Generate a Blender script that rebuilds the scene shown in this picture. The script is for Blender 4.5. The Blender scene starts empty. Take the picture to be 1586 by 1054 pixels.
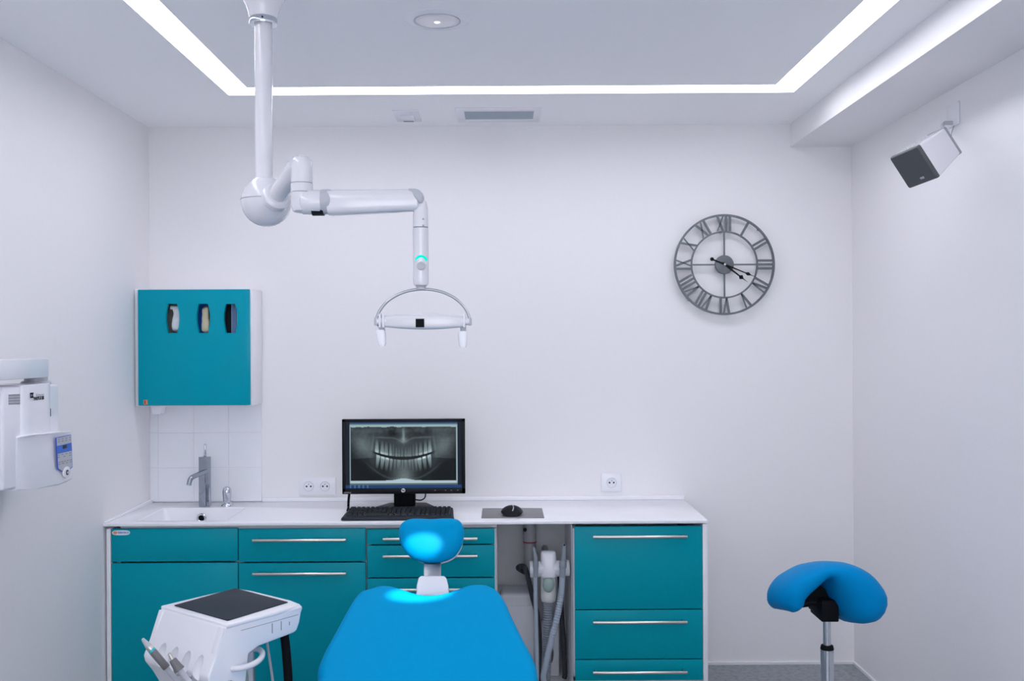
import bpy, bmesh, math, random
from mathutils import Vector, Matrix, noise
random.seed(4)
PI = math.pi
SC = bpy.context.scene
COL = SC.collection

# ------------------------------------------------------------------ camera model (pixels of the 1586x1054 frame)
F = 1517.0                      # focal length in pixels
VX, VY = 781.0, 533.0           # where the room's depth direction vanishes
RHO = 0.0055                    # slight roll
ZC = 1.4415                     # eye height
D = 4.4                         # distance to the back wall
CR, SR = math.cos(RHO), math.sin(RHO)


def uv(px, py):
    a, b = px - VX, VY - py
    return a * CR + b * SR, -a * SR + b * CR


def PY(px, py, Y):
    u, v = uv(px, py)
    return Vector((u / F * Y, Y, ZC + v / F * Y))


def PZ(px, py, z):
    u, v = uv(px, py)
    Y = (z - ZC) * F / v
    return Vector((u / F * Y, Y, z))


def PX(px, py, X):
    u, v = uv(px, py)
    Y = X * F / u
    return Vector((X, Y, ZC + v / F * Y))


def PP(px, py, p0, n):
    u, v = uv(px, py)
    d = Vector((u / F, 1.0, v / F))
    o = Vector((0, 0, ZC))
    return o + d * ((p0 - o).dot(n) / d.dot(n))


cam = bpy.data.cameras.new('camera')
cam.sensor_width = 36.0
cam.lens = 36.0 * F / 1586.0
cam.shift_x = (793 - VX) / 1586.0
cam.shift_y = (VY - 527) / 1586.0
cam.clip_start = 0.02
co = bpy.data.objects.new('camera', cam)
COL.objects.link(co)
co.location = (0, 0, ZC)
co.rotation_euler = (PI / 2, RHO, 0)
SC.camera = co


# ------------------------------------------------------------------ materials
def lin(c):
    if isinstance(c, str):
        c = tuple(int(c[i:i + 2], 16) / 255 for i in (0, 2, 4))
    return tuple((x / 12.92 if x <= .04045 else ((x + .055) / 1.055) ** 2.4) for x in c) + (1.0,)


def mat(name, col, rough=.5, metal=0., var=.03, scale=30., bump=0., coat=0., spec=.5, sheen=0.):
    """principled surface whose colour and roughness vary slightly with object-space noise"""
    m = bpy.data.materials.new(name)
    m.use_nodes = True
    nt = m.node_tree
    b = nt.nodes['Principled BSDF']
    base = lin(col) if isinstance(col, str) else tuple(col) + (1.0,)
    tc = nt.nodes.new('ShaderNodeTexCoord')
    nz = nt.nodes.new('ShaderNodeTexNoise')
    nz.inputs['Scale'].default_value = scale
    nz.inputs['Detail'].default_value = 4
    nt.links.new(tc.outputs['Object'], nz.inputs['Vector'])
    mx = nt.nodes.new('ShaderNodeMix')
    mx.data_type = 'RGBA'
    mx.inputs['A'].default_value = tuple(max(0, x * (1 - var)) for x in base[:3]) + (1,)
    mx.inputs['B'].default_value = tuple(min(1, x * (1 + var)) for x in base[:3]) + (1,)
    nt.links.new(nz.outputs['Fac'], mx.inputs['Factor'])
    nt.links.new(mx.outputs['Result'], b.inputs['Base Color'])
    b.inputs['Roughness'].default_value = rough
    b.inputs['Metallic'].default_value = metal
    b.inputs['Specular IOR Level'].default_value = spec
    b.inputs['Coat Weight'].default_value = coat
    b.inputs['Coat Roughness'].default_value = .08
    if bump:
        bp = nt.nodes.new('ShaderNodeBump')
        bp.inputs['Strength'].default_value = bump
        bp.inputs['Distance'].default_value = .002
        nt.links.new(nz.outputs['Fac'], bp.inputs['Height'])
        nt.links.new(bp.outputs['Normal'], b.inputs['Normal'])
    return m


def emit(name, col, strength):
    m = bpy.data.materials.new(name)
    m.use_nodes = True
    nt = m.node_tree
    nt.nodes.remove(nt.nodes['Principled BSDF'])
    e = nt.nodes.new('ShaderNodeEmission')
    e.inputs['Color'].default_value = tuple(col) + (1,)
    e.inputs['Strength'].default_value = strength
    nt.links.new(e.outputs[0], nt.nodes['Material Output'].inputs[0])
    return m


M = {}
M['wall'] = mat('wall_paint', (.815, .80, .81), .6, var=.012, scale=60, bump=.03, spec=.3)
M['ceiling'] = mat('ceiling_paint', (.93, .925, .93), .75, var=.01, scale=40, spec=.2)
M['trim'] = mat('trim_white', (.80, .80, .82), .4)
M['tile'] = mat('tile_white', (.83, .85, .88), .12, var=.02, scale=8)
M['grout'] = mat('grout', (.74, .74, .79), .8)
M['teal'] = mat('teal_laminate', (.0, .30, .375), .3, var=.02, scale=6, spec=.1)
M['teal_door'] = mat('teal_gloss_door', (.0, .31, .41), .13, var=.02, scale=6, spec=.12)
M['lam'] = mat('white_laminate', (.82, .81, .84), .35)
M['cav'] = mat('carcass_grey', (.74, .74, .76), .6)
M['top'] = mat('worktop_white', (.86, .86, .89), .22, var=.01)
M['white'] = mat('white_plastic', (.80, .80, .84), .28, var=.01, coat=.3)
M['white_lamp'] = mat('white_enamel', (.72, .71, .745), .2, var=.01, coat=.6)
M['cream'] = mat('cream_plastic', (.70, .70, .68), .4, var=.02)
M['grey'] = mat('grey_plastic', (.30, .31, .34), .45)
M['lgrey'] = mat('light_grey_plastic', (.46, .47, .51), .45)
M['mgrey'] = mat('hose_grey', (.25, .28, .32), .5)
M['hose'] = mat('hose_blue_grey', (.34, .39, .46), .45)
M['hdark'] = mat('hose_dark', (.055, .06, .07), .5, spec=.2)
M['igrey'] = mat('instrument_grey', (.15, .145, .15), .4)
M['black'] = mat('black_plastic', (.008, .009, .012), .4, spec=.15)
M['blackm'] = mat('black_matte', (.006, .007, .009), .6, spec=.08)
M['dark'] = mat('charcoal', (.022, .026, .032), .5, spec=.15)
M['mat'] = mat('dark_silicone', (.022, .032, .045), .6, var=.15, scale=200, spec=.2)
M['kb'] = mat('keyboard_charcoal', (.022, .028, .035), .45, var=.1, spec=.15)
M['key'] = mat('keycap_charcoal', (.008, .010, .014), .35, var=.1, spec=.3)
M['chrome'] = mat('chrome', (.62, .65, .70), .07, 1.0, var=.02)
M['tap'] = mat('tap_chrome', (.36, .40, .45), .14, 1.0, var=.03)
M['slat'] = mat('vent_slat', (.36, .42, .47), .5)
M['steel'] = mat('brushed_steel', (.66, .62, .58), .3, 1.0, var=.06, scale=120)
M['sgrey'] = mat('satin_grey_metal', (.42, .43, .46), .35, 1.0, var=.05)
M['clock'] = mat('zinc_clock_metal', (.13, .145, .158), .42, .75, var=.25, scale=25)
M['blue'] = mat('blue_vinyl', (.0, .285, .57), .45, var=.02, scale=12, spec=.03)
M['blue_seat'] = mat('blue_vinyl_stool', (.0, .24, .56), .45, var=.03, scale=12, spec=.03)
M['floor'] = None
M['strip'] = emit('light_diffuser', (.905, .905, 1.0), 11.6)
M['teal_led'] = emit('teal_led', (.0, .85, .70), 1.15)
M['lens'] = emit('lamp_lens', (.9, .95, 1.0), 3.0)
M['red'] = mat('red_rubber', (.30, .04, .06), .5)
M['orange'] = mat('orange_print', (.75, .25, .08), .5)
M['bluep'] = mat('blue_print', (.03, .10, .55), .4)
M['panelblue'] = mat('panel_blue', (.01, .12, .55), .35)
M['inkgrey'] = mat('ink_grey', (.28, .29, .32), .5)
M['beige'] = mat('latex_beige', (.62, .55, .38), .5, var=.1)
M['maskblue'] = mat('mask_blue', (.28, .38, .60), .7, var=.1)
M['tissue'] = mat('white_tissue', (.78, .78, .80), .5, var=.05)
M['kraft'] = mat('grey_card', (.20, .18, .16), .7)
M['pad'] = mat('grey_mouse_pad', (.20, .20, .205), .5, var=.15, scale=300)
M['greentint'] = mat('pale_green_plastic', (.30, .40, .37), .25)
M['logo_white'] = mat('logo_silver', (.75, .77, .80), .3)
M['tank'] = mat('tank_plastic', (.74, .75, .79), .4)
M['pipe'] = mat('grey_pipe', (.42, .42, .44), .5)

m = bpy.data.materials.new('vinyl_floor')
m.use_nodes = True
nt = m.node_tree
b = nt.nodes['Principled BSDF']
tc = nt.nodes.new('ShaderNodeTexCoord')
n1 = nt.nodes.new('ShaderNodeTexNoise'); n1.inputs['Scale'].default_value = 45; n1.inputs['Detail'].default_value = 8
n2 = nt.nodes.new('ShaderNodeTexVoronoi'); n2.inputs['Scale'].default_value = 70
rp = nt.nodes.new('ShaderNodeValToRGB')
rp.color_ramp.elements[0].position = .3; rp.color_ramp.elements[0].color = (.13, .15, .165, 1)
rp.color_ramp.elements[1].position = .72; rp.color_ramp.elements[1].color = (.27, .29, .31, 1)
ad = nt.nodes.new('ShaderNodeMath'); ad.operation = 'MULTIPLY_ADD'
ad.inputs[1].default_value = .25
nt.links.new(tc.outputs['Object'], n1.inputs['Vector']); nt.links.new(tc.outputs['Object'], n2.inputs['Vector'])
nt.links.new(n2.outputs['Distance'], ad.inputs[0]); nt.links.new(n1.outputs['Fac'], ad.inputs[2])
nt.links.new(ad.outputs[0], rp.inputs['Fac']); nt.links.new(rp.outputs['Color'], b.inputs['Base Color'])
b.inputs['Roughness'].default_value = .35
M['floor'] = m


# ------------------------------------------------------------------ mesh helpers
def merge(bm, t, X=None):
    if X is not None:
        bmesh.ops.transform(t, matrix=X, verts=t.verts)
        if X.to_3x3().determinant() < 0:
            bmesh.ops.reverse_faces(t, faces=t.faces)
    me = bpy.data.meshes.new('tmp')
    t.to_mesh(me); t.free()
    bm.from_mesh(me)
    bpy.data.meshes.remove(me)
    return bm


def NB():
    return bmesh.new()


def box(bm, x0, x1, y0, y1, z0, z1, bev=0., seg=2, X=None):
    t = bmesh.new()
    bmesh.ops.create_cube(t, size=1)
    for v in t.verts:
        v.co = Vector(((x0 + x1) / 2 + v.co.x * (x1 - x0), (y0 + y1) / 2 + v.co.y * (y1 - y0), (z0 + z1) / 2 + v.co.z * (z1 - z0)))
    if bev:
        bmesh.ops.bevel(t, geom=list(t.edges), offset=bev, segments=seg, profile=.5, affect='EDGES')
    return merge(bm, t, X)


def frame_z(d):
    """matrix whose local z runs along d"""
    z = Vector(d).normalized()
    h = Vector((0, 0, 1)) if abs(z.z) < .95 else Vector((0, 1, 0))
    x = h.cross(z).normalized()
    y = z.cross(x)
    return Matrix((x, y, z)).transposed().to_4x4()


def lathe(bm, prof, n=40, X=None, sx=1., sy=1.):
    """prof: (r, z) list from one end to the other; ends closed"""
    t = bmesh.new()
    rings = []
    for r, z in prof:
        if r < 1e-6:
            rings.append([t.verts.new((0, 0, z))])
        else:
            rings.append([t.verts.new((r * sx * math.cos(2 * PI * k / n), r * sy * math.sin(2 * PI * k / n), z)) for k in range(n)])
    for a, c in zip(rings[:-1], rings[1:]):
        for k in range(n):
            k2 = (k + 1) % n
            if len(a) == 1 and len(c) == 1:
                continue
            if len(a) == 1:
                t.faces.new((a[0], c[k2], c[k]))
            elif len(c) == 1:
                t.faces.new((a[k], a[k2], c[0]))
            else:
                t.faces.new((a[k], a[k2], c[k2], c[k]))
    if len(rings[0]) > 1:
        t.faces.new(list(reversed(rings[0])))
    if len(rings[-1]) > 1:
        t.faces.new(rings[-1])
    bmesh.ops.recalc_face_normals(t, faces=t.faces)
    return merge(bm, t, X)


def cyl(bm, p0, p1, r, n=32, r2=None, bev=0.):
    p0, p1 = Vector(p0), Vector(p1)
    L = (p1 - p0).length
    r2 = r if r2 is None else r2
    if bev:
        pr = [(r - bev, 0), (r - bev * .3, bev * .3), (r, bev), (r2, L - bev), (r2 - bev * .3, L - bev * .3), (r2 - bev, L)]
    else:
        pr = [(r, 0), (r2, L)]
    return lathe(bm, pr, n, Matrix.Translation(p0) @ frame_z(p1 - p0))


def catmull(pts, k=8, closed=False):
    P = [Vector(p) for p in pts]
    n = len(P)
    out = []
    rng = range(n) if closed else range(n - 1)
    for i in rng:
        if closed:
            a, b_, c, d = P[(i - 1) % n], P[i], P[(i + 1) % n], P[(i + 2) % n]
        else:
            a, b_, c, d = P[max(i - 1, 0)], P[i], P[i + 1], P[min(i + 2, n - 1)]
        for j in range(k):
            t = j / k
            out.append(.5 * ((2 * b_) + (c - a) * t + (2 * a - 5 * b_ + 4 * c - d) * t * t + (3 * b_ - a - 3 * c + d) * t ** 3))
    if not closed:
        out.append(P[-1])
    return out


def tube(bm, pts, r, n=14, smooth=6, closed=False, X=None):
    path = catmull(pts, smooth, closed) if smooth else [Vector(p) for p in pts]
    t = bmesh.new()
    m_ = len(path)
    rf = r if callable(r) else (lambda s: r)
    T0 = (path[1] - path[0]).normalized()
    Nn = T0.orthogonal().normalized()
    rings = []
    for i, p in enumerate(path):
        if closed:
            T = (path[(i + 1) % m_] - path[i - 1]).normalized()
        else:
            T = (path[min(i + 1, m_ - 1)] - path[max(i - 1, 0)]).normalized()
        Nn = (Nn - T * Nn.dot(T)).normalized()
        B = T.cross(Nn)
        rr = rf(i / max(1, m_ - 1))
        rings.append([t.verts.new(p + (Nn * math.cos(2 * PI * k / n) + B * math.sin(2 * PI * k / n)) * rr) for k in range(n)])
    seq = list(zip(rings[:-1], rings[1:])) + ([(rings[-1], rings[0])] if closed else [])
    for a, c in seq:
        for k in range(n):
            t.faces.new((a[k], a[(k + 1) % n], c[(k + 1) % n], c[k]))
    if not closed:
        t.faces.new(list(reversed(rings[0]))); t.faces.new(rings[-1])
    bmesh.ops.recalc_face_normals(t, faces=t.faces)
    return merge(bm, t, X)


def loft(bm, secs, X=None, cap=True, cap0=True, cap1=True):
    t = bmesh.new()
    R = [[t.verts.new(p) for p in s] for s in secs]
    n = len(R[0])
    for a, c in zip(R[:-1], R[1:]):
        for k in range(n):
            t.faces.new((a[k], a[(k + 1) % n], c[(k + 1) % n], c[k]))
    if cap and cap0:
        t.faces.new(list(reversed(R[0])))
    if cap and cap1:
        t.faces.new(R[-1])
    bmesh.ops.recalc_face_normals(t, faces=t.faces)
    return merge(bm, t, X)


def prism(bm, poly, h0, h1, bev=0., seg=2, X=None):
    """2-D polygon (x, y) raised from z=h0 to z=h1, all edges rounded by bev"""
    t = bmesh.new()
    lo = [t.verts.new((p[0], p[1], h0)) for p in poly]
    hi = [t.verts.new((p[0], p[1], h1)) for p in poly]
    n = len(poly)
    t.faces.new(list(reversed(lo))); t.faces.new(hi)
    for k in range(n):
        t.faces.new((lo[k], lo[(k + 1) % n], hi[(k + 1) % n], hi[k]))
    bmesh.ops.recalc_face_normals(t, faces=t.faces)
    if bev:
        bmesh.ops.bevel(t, geom=list(t.edges), offset=bev, segments=seg, profile=.5, affect='EDGES')
    return merge(bm, t, X)


def basis(o, ex, ey, ez):
    m_ = Matrix((Vector(ex), Vector(ey), Vector(ez))).transposed().to_4x4()
    m_.translation = Vector(o)
    return m_


XZ = lambda o=(0, 0, 0): basis(o, (1, 0, 0), (0, 0, 1), (0, -1, 0))    # plane x,z facing the viewer (-y)
YZR = lambda o=(0, 0, 0): basis(o, (0, 1, 0), (0, 0, 1), (1, 0, 0))    # plane y,z facing +x


def pillow(bm, outline, T, r, X, dome=0., n=8, caps=6, f=None):
    """cushion: closed 2-D outline, thickness T, edge rounding r, front along local +z"""
    P = [Vector((p[0], p[1])) for p in outline]
    N = len(P)
    area = sum(P[i].x * P[(i + 1) % N].y - P[(i + 1) % N].x * P[i].y for i in range(N))
    if area < 0:
        P.reverse()
    nor = []
    for i in range(N):
        d = (P[(i + 1) % N] - P[i - 1]).normalized()
        nor.append(Vector((-d.y, d.x)))          # inward
    c = sum(P, Vector((0, 0))) / N
    t = bmesh.new()
    rings = []
    f = f or (lambda x, y: 0.)
    ins = [P[i] + nor[i] * r for i in range(N)]
    mk = lambda q, h, w: t.verts.new((q.x, q.y, h + w * f(q.x, q.y)))
    front, back = [], []
    for k in range(caps - 1, 0, -1):
        s = k / caps
        front.append([mk(c + (q - c) * s, T / 2 + dome * (1 - s * s), 1) for q in ins])
    mid = []
    for k in range(n + 1):
        th = PI * k / n
        mid.append([mk(P[i] + nor[i] * r * (1 - math.sin(th)), T / 2 * math.cos(th), .5 + .5 * math.cos(th)) for i in range(N)])
    for k in range(1, caps):
        pass
    front = list(reversed(front))
    front.sort(key=lambda ring: (Vector((ring[0].co.x, ring[0].co.y)) - c).length)
    rings = front + mid
    v0 = mk(c, T / 2 + dome, 1)
    for k in range(N):
        t.faces.new((v0, rings[0][k], rings[0][(k + 1) % N]))
    for a, d in zip(rings[:-1], rings[1:]):
        for k in range(N):
            t.faces.new((a[k], d[k], d[(k + 1) % N], a[(k + 1) % N]))
    v1 = t.verts.new((c.x, c.y, -T / 2))
    for k in range(N):
        t.faces.new((v1, rings[-1][(k + 1) % N], rings[-1][k]))
    bmesh.ops.recalc_face_normals(t, faces=t.faces)
    return merge(bm, t, X)


def text(bm, s, size, X, ext=.0004, align='CENTER', bold=0.):
    cu = bpy.data.curves.new('tmp', 'FONT')
    cu.body = s; cu.size = size; cu.extrude = ext; cu.align_x = align; cu.align_y = 'CENTER'; cu.offset = bold
    cu.resolution_u = 3
    o = bpy.data.objects.new('tmp', cu)
    COL.objects.link(o)
    dg = bpy.context.evaluated_depsgraph_get()
    me = bpy.data.meshes.new_from_object(o.evaluated_get(dg))
    t = bmesh.new(); t.from_mesh(me)
    bpy.data.objects.remove(o); bpy.data.curves.remove(cu); bpy.data.meshes.remove(me)
    return merge(bm, t, X)


WM = {}


def tag(o, label=None, cat=None, group=None, kind=None):
    if label: o['label'] = label
    if cat: o['category'] = cat
    if group: o['group'] = group
    if kind: o['kind'] = kind
    return o


def thing(name, label, cat, loc=(0, 0, 0), rz=0., group=None):
    o = bpy.data.objects.new(name, None)
    o.empty_display_size = .05
    COL.objects.link(o)
    o.location = loc; o.rotation_euler = (0, 0, rz)
    WM[o.name] = Matrix.Translation(Vector(loc)) @ Matrix.Rotation(rz, 4, 'Z')
    return tag(o, label, cat, group)


def obj(name, bm, m_, parent=None, label=None, local=False, ang=35, flat=False):
    """one mesh object; bm in world coordinates unless local=True"""
    W = WM.get(parent.name, Matrix()) if parent is not None else Matrix()
    if parent is not None and not local:
        bmesh.ops.transform(bm, matrix=W.inverted(), verts=bm.verts)
    me = bpy.data.meshes.new(name)
    for fc in bm.faces:
        fc.smooth = not flat
    bm.to_mesh(me); bm.free()
    if not flat:
        me.set_sharp_from_angle(angle=math.radians(ang))
    me.materials.append(m_)
    o = bpy.data.objects.new(name, me)
    COL.objects.link(o)
    if parent is not None:
        o.parent = parent
    WM[o.name] = W
    if label: o['label'] = label
    return o


def cut(o, bms, op='DIFFERENCE'):
    dg = bpy.context.evaluated_depsgraph_get()
    W = WM.get(o.name, Matrix())
    for bm in bms:
        bmesh.ops.transform(bm, matrix=W.inverted(), verts=bm.verts)
        me = bpy.data.meshes.new('cutter'); bm.to_mesh(me); bm.free()
        c = bpy.data.objects.new('cutter', me); COL.objects.link(c)
        c.parent = o.parent
        md = o.modifiers.new('b', 'BOOLEAN'); md.operation = op; md.solver = 'EXACT'; md.object = c
        bpy.context.view_layer.update()
        dg = bpy.context.evaluated_depsgraph_get()
        new = bpy.data.meshes.new_from_object(o.evaluated_get(dg))
        o.modifiers.clear()
        old = o.data; o.data = new; bpy.data.meshes.remove(old)
        bpy.data.objects.remove(c); bpy.data.meshes.remove(me)
    for p in o.data.polygons: p.use_smooth = True
    o.data.set_sharp_from_angle(angle=math.radians(35))


def struct(name, bm, m_, label, cat, flat=True):
    return tag(obj(name, bm, m_, flat=flat), label, cat, kind='structure')


# ------------------------------------------------------------------ the room
XL, XR, ZCEIL = -1.592, 1.5646, 2.4235
YF = -1.3
struct('floor', box(NB(), XL - .2, XR + .2, YF - .2, D + .2, -.1, 0), M['floor'], 'mottled grey vinyl floor of the room', 'floor')
struct('wall_back', box(NB(), XL - .2, XR + .2, D, D + .12, 0, 2.7), M['wall'], 'white painted back wall carrying the clock', 'wall')
struct('wall_left', box(NB(), XL - .12, XL, YF, D, 0, 2.7), M['wall'], 'white painted wall on the left behind the x-ray control box', 'wall')
struct('wall_right', box(NB(), XR, XR + .12, YF, D, 0, 2.7), M['wall'], 'white painted wall on the right carrying the loudspeaker', 'wall')
WX0, WX1, WZ0, WZ1 = -1.3, 1.3, .75, 2.3
bm = NB()
box(bm, XL - .2, WX0, YF - .12, YF, 0, 2.7); box(bm, WX1, XR + .2, YF - .12, YF, 0, 2.7)
box(bm, WX0, WX1, YF - .12, YF, 0, WZ0); box(bm, WX0, WX1, YF - .12, YF, WZ1, 2.7)
struct('wall_front', bm, M['wall'], 'white painted wall behind the viewpoint', 'wall')
bm = NB()
for a, c in ((WX0, WX0 + .05), (WX1 - .05, WX1), (-.03, .03)):
    box(bm, a, c, YF - .09, YF - .03, WZ0, WZ1, .004)
box(bm, WX0, WX1, YF - .09, YF - .03, WZ0, WZ0 + .05, .004); box(bm, WX0, WX1, YF - .09, YF - .03, WZ1 - .05, WZ1, .004)
struct('added_window', bm, M['trim'], 'added unseen white framed window behind the viewpoint, letting in fill daylight', 'window')  # unseen window, added so daylight lifts the back wall and ceiling
# light slot (outer and inner rectangle)
ox0, ox1, oy0, oy1 = -1.075, 1.140, .25, 3.842
ix0, ix1, iy0, iy1 = -.976, 1.040, .36, 3.730
bm = NB()
z0, z1 = ZCEIL, ZCEIL + .1
box(bm, XL - .1, ox0, YF - .1, D + .1, z0, z1); box(bm, ox1, XR + .1, YF - .1, D + .1, z0, z1)
box(bm, ox0, ox1, oy1, D + .1, z0, z1); box(bm, ox0, ox1, YF - .1, oy0, z0, z1)
box(bm, ix0, ix1, iy0, iy1, z0, z1)
struct('ceiling', bm, M['ceiling'], 'white plaster ceiling with a recessed rectangular light slot', 'ceiling')
bx0 = PY(1223.5, 226, D).x
bz = PY(1270, 227, D).z
struct('trim_1', box(NB(), bx0, XR + .02, YF, D, bz, ZCEIL + .05), M['wall'], 'white boxed-in soffit along the top of the right wall', 'soffit')
bm = NB()
box(bm, .83, XR, D - .008, D, 0, .011)
struct('baseboard_back', bm, M['trim'], 'thin white skirting strip along the back wall floor', 'skirting')
struct('baseboard_right', box(NB(), XR - .008, XR, YF, D - .008, 0, .011), M['trim'], 'thin white skirting strip along the right wall floor', 'skirting')
struct('baseboard_left', box(NB(), XL, XL + .008, YF, 3.88, 0, .011), M['trim'], 'thin white skirting strip along the left wall floor', 'skirting')

# tiles behind the sink
ZT = ZC - .700                       # worktop height
bm = NB()
xs = [XL, PY(246, 723, D).x, PY(301, 723, D).x, PY(355, 723, D).x, PY(406, 723, D).x]
zs0 = ZT + .003
rows = [zs0]
zz = PY(320, 777.5, D).z
for k in range(5):
    if zz > zs0 + .01: rows.append(zz)
    zz += .1565
rows = [r for r in rows if r < 1.42] + [1.42]
for a, c in zip(xs[:-1], xs[1:]):
    for e, g in zip(rows[:-1], rows[1:]):
        box(bm, a + .0012, c - .0012, D - .009, D, e + .0012, g - .0012, .001, 1)
struct('trim_2', bm, M['tile'], 'white square wall tiles above the washbasin', 'tiles')
struct('trim_3', box(NB(), XL, xs[-1] - .001, D - .0075, D, zs0, 1.42), M['grout'], 'pale grout bed between the white wall tiles', 'grout')

# ------------------------------------------------------------------ ceiling fittings
t = thing('light_strip', 'glowing white light channel round the ceiling, its unseen front run added for light', 'ceiling light', (0, 3.8, ZCEIL + .006))
bm = NB()
za, zb = ZCEIL + .013, ZCEIL + .017
g = .0005
box(bm, ox0 + g, ix0 - g, oy0 + g, oy1 - g, za, zb); box(bm, ix1 + g, ox1 - g, oy0 + g, oy1 - g, za, zb)
box(bm, ix0 - g, ix1 + g, iy1 + g, oy1 - g, za, zb); box(bm, ix0 - g, ix1 + g, oy0 + g, iy0 - g, za, zb)  # front run across the near end is unseen, added for its light
obj('diffuser', bm, M['strip'], t, flat=True)

t = thing('recessed_spotlight', 'round white recessed light with a tiny glowing centre in the ceiling', 'ceiling light', PZ(677, 30, ZCEIL))
c = PZ(677, 30, ZCEIL)
RX = Matrix.Translation(c) @ Matrix.Rotation(PI, 4, 'X')
lathe(bm := NB(), [(.068, -.001), (.068, .003), (.072, .006), (.088, .005), (.096, .001), (.097, -.001)], 64, RX)
obj('bezel', bm, M['white'], t)
lathe(bm := NB(), [(.0665, .0), (.0665, .005), (.064, .0065), (.050, .0075), (.025, .0085), (0, .009)], 64, RX)
d = obj('cover', bm, M['white_lamp'], t)
lathe(bm := NB(), [(.010, .0082), (.009, .0098), (0, .0105)], 24, RX)
obj('light_point', bm, emit('point_glow', (1, 1, 1), 1.5), d)
lathe(bm := NB(), [(.0660, .002), (.0685, .0025), (.0685, .0060), (.0660, .0060)], 64, RX)
obj('shadow_ring', bm, M['lgrey'], t)

c = PZ(772, 177, ZCEIL)
t = thing('air_vent', 'white rectangular air vent with grey slats in the ceiling', 'vent', c)
w, h = .181, .115
yb, yf = PZ(772, 187, ZCEIL).y, PZ(772, 166.5, ZCEIL).y
yb, yf = max(yb, yf), min(yb, yf)
sx0, sx1 = PZ(720, 177, ZCEIL).x, PZ(826, 177, ZCEIL).x
sy0, sy1 = PZ(772, 170.5, ZCEIL).y, PZ(772, 182.5, ZCEIL).y
fx0, fx1 = PZ(707, 177, ZCEIL).x, PZ(837, 177, ZCEIL).x
bm = NB()
zl = ZCEIL - .006
box(bm, fx0, sx0, yf, yb, zl, ZCEIL, .0015); box(bm, sx1, fx1, yf, yb, zl, ZCEIL, .0015)
box(bm, sx0 - .001, sx1 + .001, yf, sy0, zl, ZCEIL, .0015); box(bm, sx0 - .001, sx1 + .001, sy1, yb, zl, ZCEIL, .0015)
obj('frame', bm, M['white'], t)
obj('backing', box(NB(), sx0, sx1, sy0, sy1, ZCEIL - .0008, ZCEIL), mat('vent_back', (.14, .17, .20), .7), t)
bm = NB()
ns = 7
for k in range(ns):
    y = sy0 + (k + .5) * (sy1 - sy0) / ns
    box(bm, sx0, sx1, -.0055, .0055, -.0006, .0006, X=Matrix.Translation((0, y, ZCEIL - .0045)) @ Matrix.Rotation(math.radians(-20), 4, 'X'))
obj('slats', bm, M['slat'], t)

c = PZ(631, 179, ZCEIL)
t = thing('motion_detector', 'small square white sensor plate in the ceiling beside the vent', 'sensor', c)
box(bm := NB(), c.x - .054, c.x + .054, c.y - .1, c.y + .1, ZCEIL - .004, ZCEIL, .0018)
obj('plate', bm, M['white'], t)
box(bm := NB(), c.x - .028, c.x + .030, c.y - .03, c.y + .055, ZCEIL - .013, ZCEIL - .004, .002)
obj('sensor_head', bm, M['white'], t)
q = PZ(633, 183.5, ZCEIL)
box(bm := NB(), q.x - .022, q.x + .022, q.y - .012, q.y + .006, ZCEIL - .0142, ZCEIL - .012)
obj('sensor_slot', bm, M['mgrey'], t)

# ------------------------------------------------------------------ worktop with moulded basin
YW = 3.876
xr_ = PY(1059, 769, D).x
xl_ = XL
TW = .012
t = thing('worktop', 'long white moulded worktop with a built-in washbasin at the left', 'worktop', (-.39, 4.14, ZT))
bm = NB()
box(bm, xl_, xr_, YW, D, ZT - TW, ZT, .0015)
wt = obj('top_slab', bm, M['top'], t)
BX0, BX1, BY0, BY1 = -1.478, -1.12, 3.925, 4.235
cut(wt, [box(NB(), BX0, BX1, BY0, BY1, ZT - .05, ZT + .05)])
# basin: lofted bowl with a wall thickness
def rrect(x0, x1, y0, y1, r, z, k=5):
    out = []
    for cx, cy, a0 in ((x1 - r, y1 - r, 0), (x0 + r, y1 - r, 90), (x0 + r, y0 + r, 180), (x1 - r, y0 + r, 270)):
        for j in range(k + 1):
            a = math.radians(a0 + 90 * j / k)
            out.append(Vector((cx + r * math.cos(a), cy + r * math.sin(a), z)))
    return out
e = .0005
secs = [rrect(BX0 - .002, BX1 + .002, BY0 - .002, BY1 + .002, .004, ZT + .0012), rrect(BX0 + .004, BX1 - .004, BY0 + .004, BY1 - .004, .012, ZT - .002),
        rrect(BX0 + .012, BX1 - .012, BY0 + .008, BY1 - .008, .03, ZT - .06), rrect(BX0 + .03, BX1 - .03, BY0 + .025, BY1 - .02, .04, ZT - .11),
        rrect(BX0 + .07, BX1 - .07, BY0 + .06, BY1 - .06, .04, ZT - .122),
        rrect(BX0 + .07, BX1 - .07, BY0 + .06, BY1 - .06, .04, ZT - .134), rrect(BX0 + .018, BX1 - .018, BY0 + .015, BY1 - .012, .04, ZT - .118),
        rrect(BX0 + .001, BX1 - .001, BY0 + .001, BY1 - .001, .03, ZT - .06), rrect(BX0 + .001, BX1 - .001, BY0 + .001, BY1 - .001, .004, ZT - .004)]
bm = loft(NB(), secs[:5], cap0=False)
for f_ in bm.faces:
    pass
bmesh.ops.reverse_faces(bm, faces=[f_ for f_ in bm.faces if f_.normal.dot(Vector(((BX0 + BX1) / 2, (BY0 + BY1) / 2, ZT)) - f_.calc_center_median()) < 0])
loft(bm, secs[5:], cap1=False)
obj('basin', bm, M['top'], t)
q = PY(312, 802, BY1 - .011)
bm = NB()
ring = [Vector((q.x + .0165 * math.cos(2 * PI * k / 24), q.y, q.z + .0165 * math.sin(2 * PI * k / 24))) for k in range(24)]
tube(bm, ring, .005, 10, 0, True)
obj('overflow_ring', bm, M['chrome'], t)
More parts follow.
